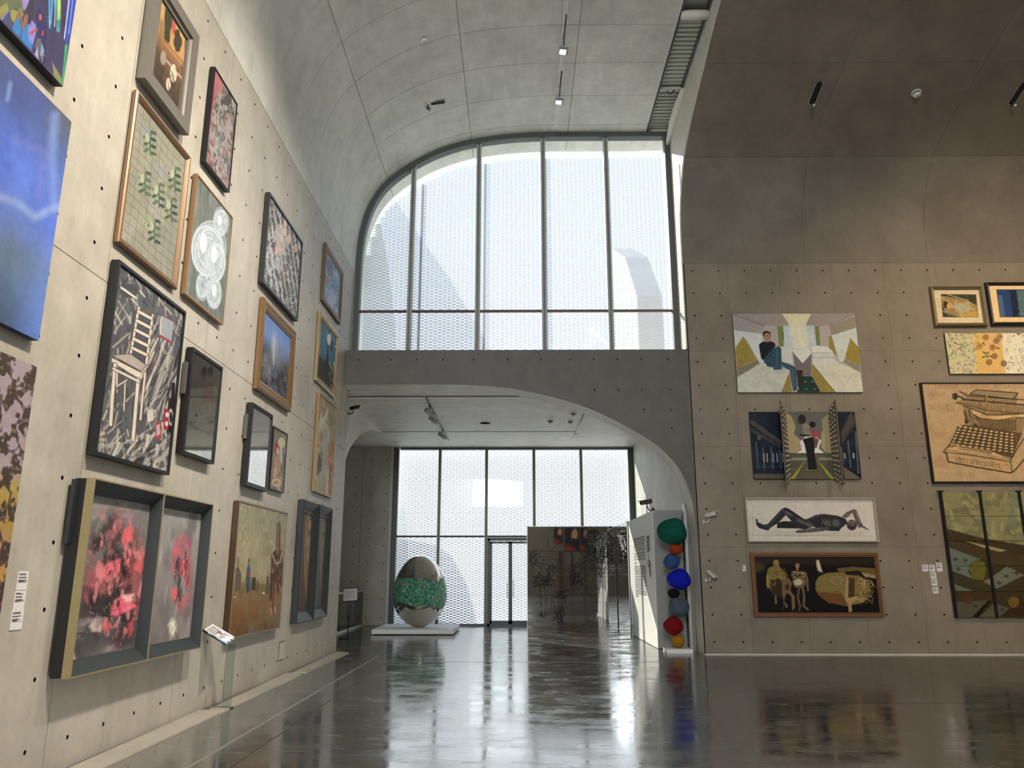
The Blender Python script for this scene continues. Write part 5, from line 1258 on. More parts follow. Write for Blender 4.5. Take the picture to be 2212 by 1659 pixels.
    for row in range(7):
        for k in range(11):
            x = 760-row*20+k*(74+row*2); y = 745+row*42+k*11
            if x < 1560-row*8: c.E(x, y, 30, 15, K).E(x, y-3, 25, 11, (196, 162, 106)).L([(x-22, y+8), (x-22, y+26)], 5, K).L([(x+22, y+8), (x+22, y+26)], 5, K)
    c.S(80, (660, 760, 1600, 1180), 88, 26, 5, [K, (60, 46, 32), Hh], .7, .3)
    P([(520, 1105), (570, 1055), (740, 1020), (1200, 1090), (1480, 1220), (1490, 1250), (1200, 1200), (560, 1110)], (186, 150, 98)); L([(515, 1105), (640, 950)], 9); L([(515, 1105), (820, 1135), (1180, 1190), (1470, 1245), (1560, 1080), (1690, 880)], 10); L([(750, 1030), (1220, 1110)], 8); L([(750, 1060), (1200, 1130)], 7); L([(530, 1070), (1180, 1160), (1470, 1215)], 5)
    P([(560, 1110), (1480, 1250), (1500, 1400), (580, 1245)], (172, 140, 92)); L([(562, 1110), (585, 1245), (1000, 1325), (1480, 1405), (1540, 1370), (1690, 1190)], 12); L([(1480, 1240), (1500, 1400)], 8)
    # lettering on the front plate
    lt = {'U': [[(0, 0), (0, 1), (1, 1), (1, 0)]], 'o': [[(0, .3), (1, .3), (1, 1), (0, 1), (0, .3)]], 'i': [[(.5, .3), (.5, 1)]], 'e': [[(1, .65), (0, .65), (0, .3), (1, .3), (1, .6)], [(0, .65), (0, 1), (1, 1)]], 'w': [[(0, 0), (.3, 1), (.5, .4), (.7, 1), (1, 0)]], 'n': [[(0, 1), (0, .3), (1, .3), (1, 1)]], 'R': [[(0, 1), (0, 0), (1, .1), (.9, .5), (0, .5), (1, 1)]]}
    x = 700
    for ch in 'UoiewnnRn':
        y0 = 1160+(x-700)*.155
        for st in lt[ch]: c.L([(x+a*44, y0+b*78+a*7) for a, b in st], 11, (58, 46, 32)).L([(x+4+a*44, y0-3+b*78+a*7) for a, b in st], 4, Hh)
        x += 72
    c.S(200, (820, 300, 1690, 900), 60, 60, 6, [K, D], .6, .8); c.S(170, (560, 900, 1600, 1390), 15, 60, 5, [K, D], .55, .6)
def art_bb(c):
    c.bg((124, 120, 78)).view(1960, 1040, .193)
    c.N(4, (98, 98, 66), .45, .65, .9, 1, 1.5, 2).N(9, (150, 142, 92), .55, .68, .7, 1, .6, 3, warp=2).N(5, (96, 108, 92), .6, .7, .6, 1, 1, 4)
    P = lambda p, col, a=1, s=.8: c.P(p, col, a, s)
    P([(430, 525), (820, 630), (1306, 715), (2400, 800), (2400, 1700), (430, 1700)], (58, 48, 26)); P([(440, 660), (1306, 840), (2400, 900), (2400, 1000), (1306, 1000), (830, 870), (460, 740)], (66, 54, 28)); P([(650, 665), (1110, 770), (1040, 790), (850, 740)], (144, 130, 86))
    P([(465, 740), (820, 870), (700, 920), (680, 1010), (740, 1090), (500, 1000)], (92, 102, 92)); P([(680, 960), (760, 880), (860, 900), (885, 1000), (850, 1105), (740, 1090)], (92, 86, 26)); P([(960, 1060), (1110, 955), (1180, 980), (1306, 1050), (1000, 1200), (850, 1120)], (100, 104, 84))
    P([(510, 1010), (960, 1190), (960, 1240), (520, 1150)], (56, 52, 30)); P([(525, 1150), (740, 1225), (540, 1225)], (92, 98, 82)); P([(530, 1235), (960, 1235), (990, 1330), (640, 1390), (560, 1330)], (60, 46, 22)); P([(545, 1350), (900, 1330), (720, 1520), (560, 1520)], (76, 74, 54)); P([(730, 1520), (910, 1330), (960, 1340), (790, 1520)], (18, 16, 14)); P([(800, 1520), (980, 1360), (1140, 1420), (1030, 1520)], (80, 80, 60)); P([(1030, 1510), (1306, 1330), (2400, 1330), (2400, 1520)], (54, 36, 18))
    c.E(1190, 1350, 60, 60, (104, 80, 26)).E(680, 1320, 60, 60, (76, 46, 24), .8)
    for x, y in ((540, 870), (650, 880), (570, 980), (1105, 1060), (1230, 1025), (1028, 1135), (1060, 1430), (760, 1400), (880, 1430)): c.E(x, y, 26, 20, (60, 50, 32), .8)
    c.S(160, (440, 560, 1400, 1500), 12, 80, 6, [(84, 70, 36), (36, 30, 18), (66, 60, 36)], .5, .15); c.S(60, (400, 130, 1400, 640), 30, 60, 6, [(160, 150, 100), (86, 90, 64)], .5, 1)
picture('train_painting', 'unframed painting of a seated man in jeans between two white beds', 'B', ((1583, 677.6), (1847, 677.6), (1864, 847.5), (1593, 847.5)), .06, None, (40, 36, 30), art_t, seed=41, step=.95, gain=.84)
t_u, r_u = picture('shutter_painting', 'dark colonnade painting with a standing figure between two jutting studded shutters', 'B', ((1618.8, 889.8), (1846.9, 889.4), (1860.6, 1034.9), (1629.2, 1034.9)), .06, None, (24, 24, 26), art_u, seed=43, step=.95)
M['studs'] = plain('studded_board', lin((110, 100, 84)), .6)
for (h0, h1, o0, o1) in (((812, 275), (885, 1275), (722, 90), (828, 1388)), ((1450, 275), (1548, 1275), (1560, 88), (1683, 1388))):
    k = .14467
    a = on_y(1580+h0[0]*k, 850+h0[1]*k, YW-.07); b = on_y(1580+h1[0]*k, 850+h1[1]*k, YW-.07)
    c_ = on_y(1580+o0[0]*k, 850+o0[1]*k, YW-.42); d = on_y(1580+o1[0]*k, 850+o1[1]*k, YW-.42)
    Pm = [Vector(p) for p in (a, b, d, c_)]
    nrm = (Pm[1]-Pm[0]).cross(Pm[3]-Pm[0]).normalized()*.018
    inv = t_u.matrix_world.inverted()
    vs = [inv @ p for p in Pm]+[inv @ (p+nrm) for p in Pm]
    sh = recalc(link_mesh('shutter', vs, [(0, 1, 2, 3), (7, 6, 5, 4), (0, 4, 5, 1), (1, 5, 6, 2), (2, 6, 7, 3), (3, 7, 4, 0)], M['studs'], t_u))
    mb = MB()
    for r in range(16):
        for q in range(3):
            s_, t_ = (r+.5)/16, (q+.7)/3.6
            p = (Pm[0].lerp(Pm[1], s_)).lerp(Pm[3].lerp(Pm[2], s_), t_)
            for sg in (nrm*1.1, -nrm*.1):
                w_ = inv @ (p+sg); mb.cbox(tuple(w_), .028, .022, .02)
    st = mb.obj('studs', M['plastic'], sh); st['kind'] = 'stuff'
picture('nude_drawing', 'charcoal drawing of a reclining figure in a white shadow frame', 'B', ((1610.6, 1075.2), (1890.9, 1074.9), (1899.3, 1170.5), (1615.8, 1170.5)), .10, [(0, .012), (0, .10), (.022, .10), (.022, .03)], (176, 168, 152), art_v, cat='drawing', seed=45, mat=M['print'], step=.95, gain=.84)
picture('table_painting', 'near-black painting of ghostly figures and a laden table in an orange wood frame', 'B', ((1619.9, 1193.2), (1896.8, 1194.6), (1911, 1332.7), (1631.9, 1331.9)), .08, [(0, .012), (0, .08), (.045, .08), (.045, .06), (.06, .06), (.06, .07), (.075, .07), (.075, .045)], (118, 78, 44), art_w, seed=47, step=.95)
picture('infant_painting', 'small matted picture of a lying infant in a brushed metal frame', 'B', ((2012.4, 617.5), (2126.4, 617.5), (2132.9, 703.6), (2019.6, 703.6)), .10, ogee(.075, .10), (120, 108, 78), art_x, seed=49, mat=M['print'], fmetal=.4, step=.9, gain=.8)
a0, b0 = wall_uv('B', 2132.4, 608.8, .10), wall_uv('B', 2142.6, 701.4, .10)
picture('dark_framed_picture', 'matted blue picture in a black frame at the right edge', 'B', None, .10, ogee(.07, .10), (30, 30, 28), art_y, rect=((a0[0]+b0[0])/2, (a0[0]+b0[0])/2+1.5, b0[1], a0[1]), seed=51, mat=M['print'], step=.95)
a0, b0 = wall_uv('B', 2041, 719.8, .06), wall_uv('B', 2051.9, 807.4, .06)
picture('floral_painting', 'unframed canvas of faded floral wallpaper patches', 'B', None, .06, None, (60, 50, 40), art_z, rect=((a0[0]+b0[0])/2, (a0[0]+b0[0])/2+2.6, b0[1], a0[1]), seed=53, step=.95, gain=.85)
a0, b0 = wall_uv('B', 1987.1, 826.3, .08), wall_uv('B', 2018, 1043.3, .08)
picture('typewriter_drawing', 'large ink drawing of an old typewriter on tan paper in a black frame', 'B', None, .08, flat_prof(.03, .08, .012), (16, 15, 15), art_aa, rect=((a0[0]+b0[0])/2, (a0[0]+b0[0])/2+2.9, b0[1], a0[1]), cat='drawing', seed=55, mat=M['print'], step=.85, gain=.92)
def stained():
    off = .10
    a0, b0 = wall_uv('B', 2032.4, 1062.2, off), wall_uv('B', 2065.8, 1333.9, off)
    u0 = (a0[0]+b0[0])/2; v1, v0 = a0[1], b0[1]
    m0 = wall_uv('B', 2117.3, 1062.5, off)[0]; m1 = wall_uv('B', 2153, 1333.5, off)[0]; cw = (m0+m1)/2-u0
    t = thing('panel_painting', wall_xyz('B', u0, v0, 0), 'large olive landscape painted across a grid of boards with black uprights', 'painting', mat=wall_basis('B'))
    H = v1-v0; n = 3; rows = 5; bw = .05
    MB().box(0, 0, .012, n*cw, H, .07).obj('backboard', fmat((30, 28, 24)), t)
    for i in range(n+1):
        MB().box(i*cw-bw/2+(bw/2 if i == 0 else 0), -.01, .06, i*cw+bw/2, H+.015, off+.01).obj('upright', M['black'], t)
        MB().box(i*cw-.05, H, .05, i*cw+.05, H+.02, off+.02).obj('clamp', M['black'], t)
    for i in range(n):
        for j in range(rows):
            x0, x1 = i*cw+bw/2+.004, (i+1)*cw-bw/2-.004; y0, y1 = j*H/rows+.004, (j+1)*H/rows-.004
            bd = MB().box(x0, y0, .07, x1, y1, off-.012).obj('board', fmat((70, 64, 44)), t)
            c = Canvas('B', u0+x0, u0+x1, v0+y0, v0+y1, off-.01, 1.1, 60); c.rng = random.Random(61); art_bb(c)
            o = c.mesh(1.35, 0, 'board_paint', M['paint'], bd); o.location = (-u0, -v0, off-.01)
stained()
# ================================================================ objects on the floor
def lathe_obj(name, prof, mat, parent, n=32, axis='z', c=(0, 0, 0), ang=35):
    return smooth_by_angle(recalc(MB().lathe(prof, c, n, axis=axis).obj(name, mat, parent)), ang)
# white plinth and mirror egg
pl = thing('plinth', (-2.66, 21.3, 0), 'low square white plinth under the large egg sculpture', 'plinth')
o = MB().box(-1.02, -1.05, .025, 1.02, 1.10, .132).obj('slab', M['white'], pl)
MB().box(-.95, -.98, 0, .95, 1.03, .025).obj('recessed_foot', M['black'], pl)
egg = thing('egg_sculpture', (-2.62, 21.25, .132), 'giant mirror-polished egg with a wavy green mosaic band', 'sculpture')
def egg_r(z):
    zc = .80
    t = (z-zc)/(1.04 if z > zc else .80)
    t = max(-1, min(1, t)); r = .705*math.sqrt(max(0, 1-t*t))
    return r*(1-.06*max(0, t)*t)
def zu(p): return 1.235+.055*math.sin(2*p+1.2)+.045*math.sin(3*p+.3)
def zl(p): return .545+.05*math.sin(2*p-.6)+.035*math.sin(5*p+.5)
def egg_part(name, f0, f1, mat, off=0.0, nz=26, n=96):
    vs = []; fs = []
    for i in range(nz+1):
        for k in range(n):
            p = 2*PI*k/n; s = i/nz; a, b = f0(p), f1(p)
            # cosine spacing near the poles
            if b >= 1.839: z = a+(b-a)*math.sin(s*PI/2)
            elif a <= .001: z = b-(b-a)*math.sin((1-s)*PI/2)
            else: z = a+(b-a)*s
            r = egg_r(z)+off
            vs.append((r*math.cos(p), r*math.sin(p), z))
    for i in range(nz):
        for k in range(n): fs.append((i*n+k, i*n+(k+1) % n, (i+1)*n+(k+1) % n, (i+1)*n+k))
    return link_mesh(name, vs, fs, mat, egg, True)
M['egg'] = plain('polished_steel', (.66, .63, .58), .035, 1.0, noise=.01)
def mosaic():
    m, nt, b = newmat('green_mosaic'); L = nt.links.new
    g = nd(nt, 'ShaderNodeTexCoord')
    v = nd(nt, 'ShaderNodeTexVoronoi'); v.inputs['Scale'].default_value = 36
    L(g.outputs['Object'], v.inputs['Vector'])
    r = nd(nt, 'ShaderNodeValToRGB'); r.color_ramp.interpolation = 'CONSTANT'
    cols = [(0, (.02, .16, .10)), (.18, (.05, .34, .20)), (.4, (.10, .42, .30)), (.58, (.03, .22, .17)), (.72, (.26, .48, .30)), (.84, (.22, .20, .08)), (.93, (.62, .66, .60))]
    while len(r.color_ramp.elements) < len(cols): r.color_ramp.elements.new(.5)
    for e, (p, c) in zip(r.color_ramp.elements, cols): e.position = p; e.color = (*c, 1)
    sp = nd(nt, 'ShaderNodeSeparateColor'); L(v.outputs['Color'], sp.inputs[0]); L(sp.outputs[0], r.inputs[0])
    L(r.outputs[0], b.inputs['Base Color']); b.inputs['Roughness'].default_value = .18
    bp = nd(nt, 'ShaderNodeBump'); bp.inputs['Strength'].default_value = .9; bp.inputs['Distance'].default_value = .03; bp.invert = True
    L(v.outputs['Distance'], bp.inputs['Height']); L(bp.outputs[0], b.inputs['Normal'])
    return m
M['mosaic'] = mosaic()
egg_part('lower_shell', lambda p: 0.0, zl, M['egg'])
egg_part('mosaic_band', zl, zu, M['mosaic'], .006, 30)
egg_part('upper_shell', zu, lambda p: 1.84, M['egg'], nz=34)

# notice on a stand
M['ink'] = plain('printed_ink', (.03, .03, .03), .6)
M['red_ink'] = plain('red_ink', (.45, .05, .05), .6)
M['paper'] = plain('white_card', (.72, .70, .70), .6, noise=.02)
st = thing('notice_stand', (-4.04, 19.13, 0), 'black stand with a tilted framed notice in front of the glass balustrade', 'sign stand')
lathe_obj('base', [(.19, 0), (.19, .012), (.17, .022), (.02, .03)], M['black'], st)
MB().tube([(0, 0, .02), (0.01, 0, .45), (.02, 0, .9)], [.011, .011, .009], 10).obj('pole', M['black'], st, True)
lathe_obj('collar', [(.017, .44), (.02, .46), (.02, .50), (.017, .52)], M['black'], st, 16)
bd = bpy.data.objects.new('notice_board', None)
Rm = Matrix.Translation((.03, -.03, 1.0)) @ Matrix.Rotation(math.radians(-4), 4, 'Y') @ Matrix.Rotation(math.radians(-12), 4, 'X')
fr = MB().box(-.18, -.012, -.155, .18, .012, .155, xf=Rm).obj('board_frame', M['black'], st)
MB().box(-.165, -.016, -.14, .165, -.011, .14, xf=Rm).obj('notice_paper', M['paper'], st)
mb = MB(); r_ = random.Random(5)
def marks(mb, x0, x1, z, h, y, xf, mi=0, gap=.3, cw=None):
    cw = cw or h*.9; x = x0
    while x < x1:
        k = r_.random()
        mb.box(x, y-.0012, z, x+cw*.72, y, z+h*.22, mi, xf); 
        if k > .3: mb.box(x, y-.0012, z+h*.42, x+cw*.72, y, z+h*.6, mi, xf)
        if k < .7: mb.box(x+cw*.3, y-.0012, z, x+cw*.42, y, z+h, mi, xf)
        mb.box(x, y-.0012, z+h*.82, x+cw*(.5+.22*k), y, z+h, mi, xf)
        x += cw*(1+gap)
marks(mb, -.14, -.02, .066, .028, -.016, Rm, 1, .25); marks(mb, .02, .13, .066, .028, -.016, Rm, 1, .25)
marks(mb, -.14, .14, .036, .010, -.016, Rm, 0, .2); marks(mb, -.14, .14, .002, .020, -.016, Rm, 1, .4)
marks(mb, -.14, .14, -.03, .010, -.016, Rm, 0, .2); marks(mb, -.14, .14, -.05, .010, -.016, Rm, 0, .2)
marks(mb, -.14, -.03, -.095, .014, -.016, Rm, 0, .2); marks(mb, .03, .14, -.09, .014, -.016, Rm, 0, .2)
mb.obj('lettering', [M['ink'], M['red_ink']], st)['kind'] = 'stuff'

# glass balustrade at the side aisle
bl = thing('glass_balustrade', (-4.62, 20.5, 0), 'glass balustrade with a thin metal handrail left of the egg plinth', 'balustrade')
M['rail'] = plain('handrail_metal', (.60, .60, .56), .35, .5)
L_ = 3.2
for k in range(3):
    MB().box(-.006, .03+k*L_/3, .03, .006, (k+1)*L_/3-.02, .98).obj('glass_panel', M['acrylic'], bl)
MB().box(-.02, 0, .98, .02, L_, 1.01).obj('handrail', M['rail'], bl)
MB().box(-.025, 0, 0, .025, L_, .05).obj('base_channel', M['rail'], bl)
for k in range(4): MB().box(-.015, k*L_/3-.012, .05, .015, k*L_/3+.012, .98).obj('post', M['frame_d'], bl)
MB().box(-1.6, -.006, .03, -.03, .006, .98).obj('glass_panel', M['acrylic'], bl)
MB().box(-1.6, -.02, .98, -.02, .02, 1.01).obj('handrail', M['rail'], bl)
MB().box(-1.6, -.025, 0, -.02, .025, .05).obj('base_channel', M['rail'], bl)

# white display wall with its printed text
PX_, PY0, PY1, PH = 2.82, 16.65, 20.3, 2.79
dw = thing('display_wall', (PX_, PY0, 0), 'white free-standing display wall with an exhibition text on its side', 'partition wall')
M['dw_side'] = plain('display_paint', (.70, .69, .66), .6)
MB().box(0, 0, .012, .60, PY1-PY0, PH).obj('body', M['dw_side'], dw)
M['dw_end'] = plain('display_end_shaded', (.30, .30, .29), .6)  # the end face is in shade; that shade is put into this grey
MB().box(.012, -.012, .012, .60, 0, PH).obj('end_shade_panel', M['dw_end'], dw)['label'] = 'end face with its shade painted in grey'
MB().box(.01, .01, 0, .59, PY1-PY0-.01, .012).obj('foot', M['black'], dw)
mb = MB()
def wpt(x, y):
    p = on_x(1120+x*.19289, 1100+y*.19289, PX_); return p[1]-PY0, p[2]
lines = [330, 362, 394, 426, 458, 494, 528, 562, 605, 645, 674, 702, 730, 762, 794, 826, 856, 888, 920, 950, 982]
r_ = random.Random(9)
for i, y in enumerate(lines):
    ya, za = wpt(1290+(y-330)*.04, y+8); yb, zb_ = wpt(1412+(y-330)*.04, y-10)
    z = (za+zb_)/2; n = 15
    end = yb+(.75 if i == 8 else .78 if i == 20 else 0)*(ya-yb)
    w = abs(ya-yb)
    yy = ya
    while yy > (yb if i not in (8, 20) else ya-.25*w):
        h = .052
        for q in range(3): mb.box(-.0012, yy-.034, z+q*h*.36-.02, 0, yy-.034*r_.choice((0, .4, .1)), z+q*h*.36-.008)
        mb.box(-.0012, yy-.02, z-.02, 0, yy-.014, z+.03)
        yy -= .052
mb.obj('lettering', M['ink'], dw)['kind'] = 'stuff'
# large outline numerals, set on their side: 80 - 90
mb = MB()
def oval(cy, cz, ry, rz, t=.012, a0=0, a1=2*PI, n=24):
    pts = [(-.004, cy+ry*math.cos(a0+(a1-a0)*k/n), cz+rz*math.sin(a0+(a1-a0)*k/n)) for k in range(n+1)]
    mb.tube(pts, t/2, 4)
def at_(x, y):
    a, b = wpt(x, y); return a, b
c1 = at_(1441, 345); c2 = at_(1462, 345); 
ya, zt = at_(1435, 300); yb, _ = at_(1466, 300); zb1 = at_(1445, 468)[1]
cy = (ya+yb)/2; w = abs(ya-yb)
oval(ya-w*.27, zt-.09, w*.24, .08); oval(ya-w*.27, zt-.27, w*.24, .09); oval(yb+w*.2, zt-.17, w*.2, .17)
mb.box(-.004, cy-.01, zt-.50, 0, cy+.01, zt-.40)
z2 = at_(1465, 562)[1]
oval(ya-w*.35, z2-.08, w*.24, .075); mb.tube([(-.004, ya-w*.59, z2-.08), (-.004, ya-w*.6, z2-.28)], .006, 4); oval(yb+w*.1, z2-.20, w*.2, .17)
mb.obj('numerals', M['ink'], dw)['kind'] = 'stuff'
# slim steel upright between the display wall and the arch
sp_ = thing('steel_upright', (3.46, 16.45, 0), 'tall pale metal upright between the display wall and the arch', 'post')
MB().box(-.03, -.03, 0, .03, .03, 2.9).obj('profile', M['rail'], sp_)
MB().box(-.08, -.06, 0, .03, .06, .012).obj('foot_plate', M['rail'], sp_)

# mirror artwork with ink drawing
M['mir'] = plain('mirror_glass', (.52, .53, .52), .025, 1.0, noise=.01)
mw_ = thing('mirror_artwork', (2.78, 22.80, 0), 'mirror-panelled corner artwork covered in black ink figure drawings', 'artwork')
h4 = 2.80/4
pans = []
MB().box(.245-2.78, .022, 0, .03, .05, 2.80).box(.022, -2.40, 0, .05, 0, 2.80).obj('backing', M['black'], mw_)
for k in range(4):
    a = MB().box(.24-2.78, 0, k*h4+.003, -.02, .02, (k+1)*h4-.003).obj('mirror_panel', M['mir'], mw_); pans.append(a)
    b = MB().box(0, -2.40, k*h4+.003, .02, 0, (k+1)*h4-.003).obj('mirror_panel', M['mir'], mw_); pans.append(b)
MB().box(.24-2.80, -.005, 2.80, .02, .025, 2.815).obj('edge_trim', M['rail'], mw_)
MB().box(.24-2.80, -.006, 0, .24-2.785, .03, 2.815).obj('edge_trim', M['rail'], mw_)
MB().box(-.003, -2.42, 0, .022, -2.40, 2.815).obj('edge_trim', M['rail'], mw_)
MB().box(0, -2.40, 2.80, .02, 0, 2.815).obj('edge_trim', M['rail'], mw_)
ink = MB(); r_ = random.Random(31)
def stroke(pts, w=5.0, plane='A'):
    P3 = []
    for (x, y) in pts:
        px, py = 1120+x*.19289, 1100+y*.19289
        p = on_y(px, py, 22.795) if plane == 'A' else on_x(px, py, 2.777)
        P3.append((p[0]-2.78, p[1]-22.80, p[2]))
    r = w*.19289*.5/74*.6
    P3 = [p for p in P3 if .02 < p[2] < 2.78 and (-2.52 < p[0] < .01) and -2.38 < p[1] < .02]
    if len(P3) > 1: ink.tube(P3, r, 4, caps=False)
def squig(x0, y0, x1, y1, n, ln, w, ang=None, plane='A', wob=.6):
    for _ in range(n):
        x, y = r_.uniform(x0, x1), r_.uniform(y0, y1); t = r_.uniform(0, 2*PI) if ang is None else math.radians(ang+r_.gauss(0, 14))
        pts = [(x, y)]
        for k in range(4):
            t += r_.gauss(0, wob*.55); pts.append((pts[-1][0]+ln/4*math.cos(t), pts[-1][1]+ln/4*math.sin(t)))
        stroke(pts, w*r_.uniform(.6, 1.3), plane)
stroke([(120, 540), (150, 500), (200, 490), (245, 500), (220, 545), (170, 600), (120, 570)], 7); stroke([(150, 510), (180, 560), (230, 590)], 7); squig(120, 490, 260, 640, 34, 90, 6)
stroke([(155, 600), (140, 740)], 5); stroke([(172, 610), (178, 750)], 5); squig(150, 760, 320, 880, 60, 90, 7, -30); stroke([(245, 640), (262, 760), (240, 900), (255, 1100)], 8)
stroke([(340, 440), (330, 330)], 4); squig(330, 400, 440, 600, 26, 80, 3); squig(300, 620, 430, 700, 36, 60, 5)
stroke([(330, 640), (360, 620), (410, 640), (425, 690), (390, 720), (350, 710), (335, 680)], 8); stroke([(345, 720), (330, 780), (300, 800)], 9); stroke([(400, 720), (435, 760), (420, 800), (370, 790)], 9); stroke([(330, 830), (365, 815), (385, 860), (350, 885), (328, 835)], 7)
stroke([(400, 800), (415, 870), (410, 920)], 9); stroke([(300, 800), (290, 900), (300, 1000), (298, 1170)], 10); stroke([(325, 900), (318, 1060), (322, 1150)], 9); stroke([(360, 990), (372, 1080), (368, 1150)], 8); stroke([(395, 990), (392, 1100), (398, 1160)], 8); stroke([(250, 900), (262, 1000), (258, 1100)], 8)
stroke([(290, 1150), (330, 1170), (400, 1160), (415, 1175)], 9); squig(330, 920, 480, 1000, 34, 110, 5, 5); squig(405, 1040, 505, 1240, 60, 90, 6, 100); squig(200, 1160, 300, 1200, 16, 50, 5, -20); squig(160, 1040, 220, 1260, 10, 30, 4)
squig(530, 620, 720, 720, 40, 100, 4, -30); squig(550, 740, 720, 880, 70, 90, 5, -60); stroke([(550, 770), (548, 860), (560, 960)], 4); stroke([(570, 880), (640, 920), (760, 870), (820, 900), (880, 860)], 5); squig(620, 860, 800, 960, 22, 120, 4, -25); stroke([(740, 870), (800, 960), (830, 1060)], 6); stroke([(760, 900), (815, 980)], 6); stroke([(745, 1130), (750, 1240), (768, 1310)], 4)
squig(760, 250, 930, 420, 60, 110, 7); squig(770, 420, 940, 580, 60, 110, 7); stroke([(750, 330), (800, 260), (880, 250), (930, 300), (960, 380)], 8); stroke([(790, 500), (850, 540), (920, 520), (940, 460)], 8); squig(800, 600, 930, 760, 26, 60, 6)
stroke([(915, 740), (885, 700), (880, 670), (910, 665), (935, 690), (925, 710)], 7); squig(830, 780, 900, 960, 26, 40, 4)
for y in range(690, 930, 22): stroke([(862, y), (905, y-4)], 5)
squig(930, 230, 1060, 600, 60, 150, 8); stroke([(940, 500), (970, 600), (1040, 620), (1075, 580)], 9); stroke([(960, 380), (1000, 410), (1060, 400)], 10); stroke([(1010, 460), (1020, 500), (1000, 540)], 10); stroke([(960, 640), (1060, 720)], 6); stroke([(940, 705), (1080, 715)], 6)
squig(1090, 240, 1215, 460, 40, 110, 8, plane='B'); stroke([(1110, 600), (1150, 620), (1180, 590), (1170, 540)], 9, 'B'); stroke([(1140, 470), (1135, 540), (1165, 560)], 10, 'B'); stroke([(1090, 430), (1210, 420)], 8, 'B'); squig(1100, 640, 1210, 760, 22, 80, 7, plane='B')
ik = ink.obj('ink_drawing', M['ink'], mw_); ik['kind'] = 'stuff'

# stack of coloured boulders
tt = thing('ball_totem', (3.08, 15.98, 0), 'tall stack of eight lumpy coloured balls on a small slab beside the arch', 'sculpture')
MB().box(-.24, -.20, 0, .26, .20, .075).obj('base_slab', M['white'], tt)
balls = [((3.11, .195), .24, .24, (186, 132, 30)), ((3.025, .45), .37, .34, (140, 16, 26)), ((3.14, .755), .39, .345, (84, 100, 112)), ((3.06, .995), .23, .18, (22, 20, 24)),
         ((3.18, 1.255), .47, .41, (10, 30, 190)), ((3.045, 1.57), .34, .29, (56, 84, 140)), ((3.15, 1.80), .265, .215, (170, 66, 26)), ((3.10, 2.16), .55, .52, (8, 92, 76))]
zp = .075
for i, ((x, z), w, h, col) in enumerate(balls):
    n, mm = 28, 18; vs = []; fs = []
    h2 = h/2*1.03
    for a in range(mm+1):
        th = PI*a/mm
        for k in range(n):
            p = 2*PI*k/n; dx, dy, dz = math.sin(th)*math.cos(p), math.sin(th)*math.sin(p), math.cos(th)
            f = 1+.05*math.sin(2.3*dx*2+i*1.7)+.045*math.sin(3.1*dy+i)+.04*math.sin(2.7*dz*1.5+i*2.1+dx)
            sq = (abs(dx)**2.6+abs(dy)**2.6+abs(dz)**2.6)**(-1/2.6)
            f *= 1.0
            vs.append((dx*w/2*f*1.03, dy*w/2*f*1.03, dz*h2*f))
    for a in range(mm):
        for k in range(n): fs.append((a*n+k, a*n+(k+1) % n, (a+1)*n+(k+1) % n, (a+1)*n+k))
    zs_ = [v[2] for v in vs]
    zc = zp-min(zs_)-.022 if i else zp-min(zs_)
    mt = plain('pigment_%d' % i, tuple(min(.9, c*.75) for c in lin(col)), .85, 0, .2, noise=.3, nscale=14, bump=.5)
    o = link_mesh('ball', vs, fs, mt, tt, True); o.location = (x-3.08, 0, zc)
    zp = zc+max(zs_)
    o['label'] = ['mustard yellow ball', 'dark red ball', 'slate grey-blue ball', 'black ball', 'vivid ultramarine ball', 'dusty blue ball', 'burnt orange ball', 'large dark teal ball'][i]

# clear acrylic caption stand by the left wall
ls = thing('caption_stand', (-3.33, 9.42, 0), 'clear acrylic caption stand with a sloping card holder by the horse painting', 'caption stand')
M['acr'] = glass_mat('acrylic_edge', (.80, .86, .85), .03, 1.5)
MB().box(-.05, -.008, .0, .05, .008, .70).obj('post', M['acr'], ls)
MB().box(-.22, -.02, .0, .05, .10, .016).obj('foot', M['acr'], ls)
Rt = Matrix.Translation((-.10, -.14, .83)) @ Matrix.Rotation(math.radians(28), 4, 'Y') @ Matrix.Rotation(math.radians(18), 4, 'X')
MB().box(-.16, -.10, -.022, .16, .10, 0, xf=Rt).obj('card_holder', M['acr'], ls)
MB().box(-.15, -.09, .0005, .15, .09, .004, xf=Rt).obj('card', M['paper'], ls)
mb = MB(); r_ = random.Random(4)
for yy in (-.07, -.055, -.03, -.015, .015, .03, .05): mb.box(-.13, yy, .004, .0, yy+.008, .0048, 0, Rt).box(.03, yy, .004, r_.uniform(.07, .13), yy+.008, .0048, 0, Rt)
mb.box(-.03, -.01, .004, .03, .03, .0049, 1, Rt); mb.obj('lettering', [M['ink'], plain('brown_ink', (.20, .10, .08), .6)], ls)['kind'] = 'stuff'

# small blank plate low on the left wall
bp_ = thing('blank_plate', (XL, 12.36, .36), 'small pinkish square cover plate low on the left wall', 'cover plate')
MB().box(0, -.125, -.125, .012, .125, .125).obj('plate', plain('plate_paint', (.50, .44, .42), .6), bp_)
MB().box(0, -.135, -.135, .004, .135, .135).obj('rim', M['hole'], bp_)

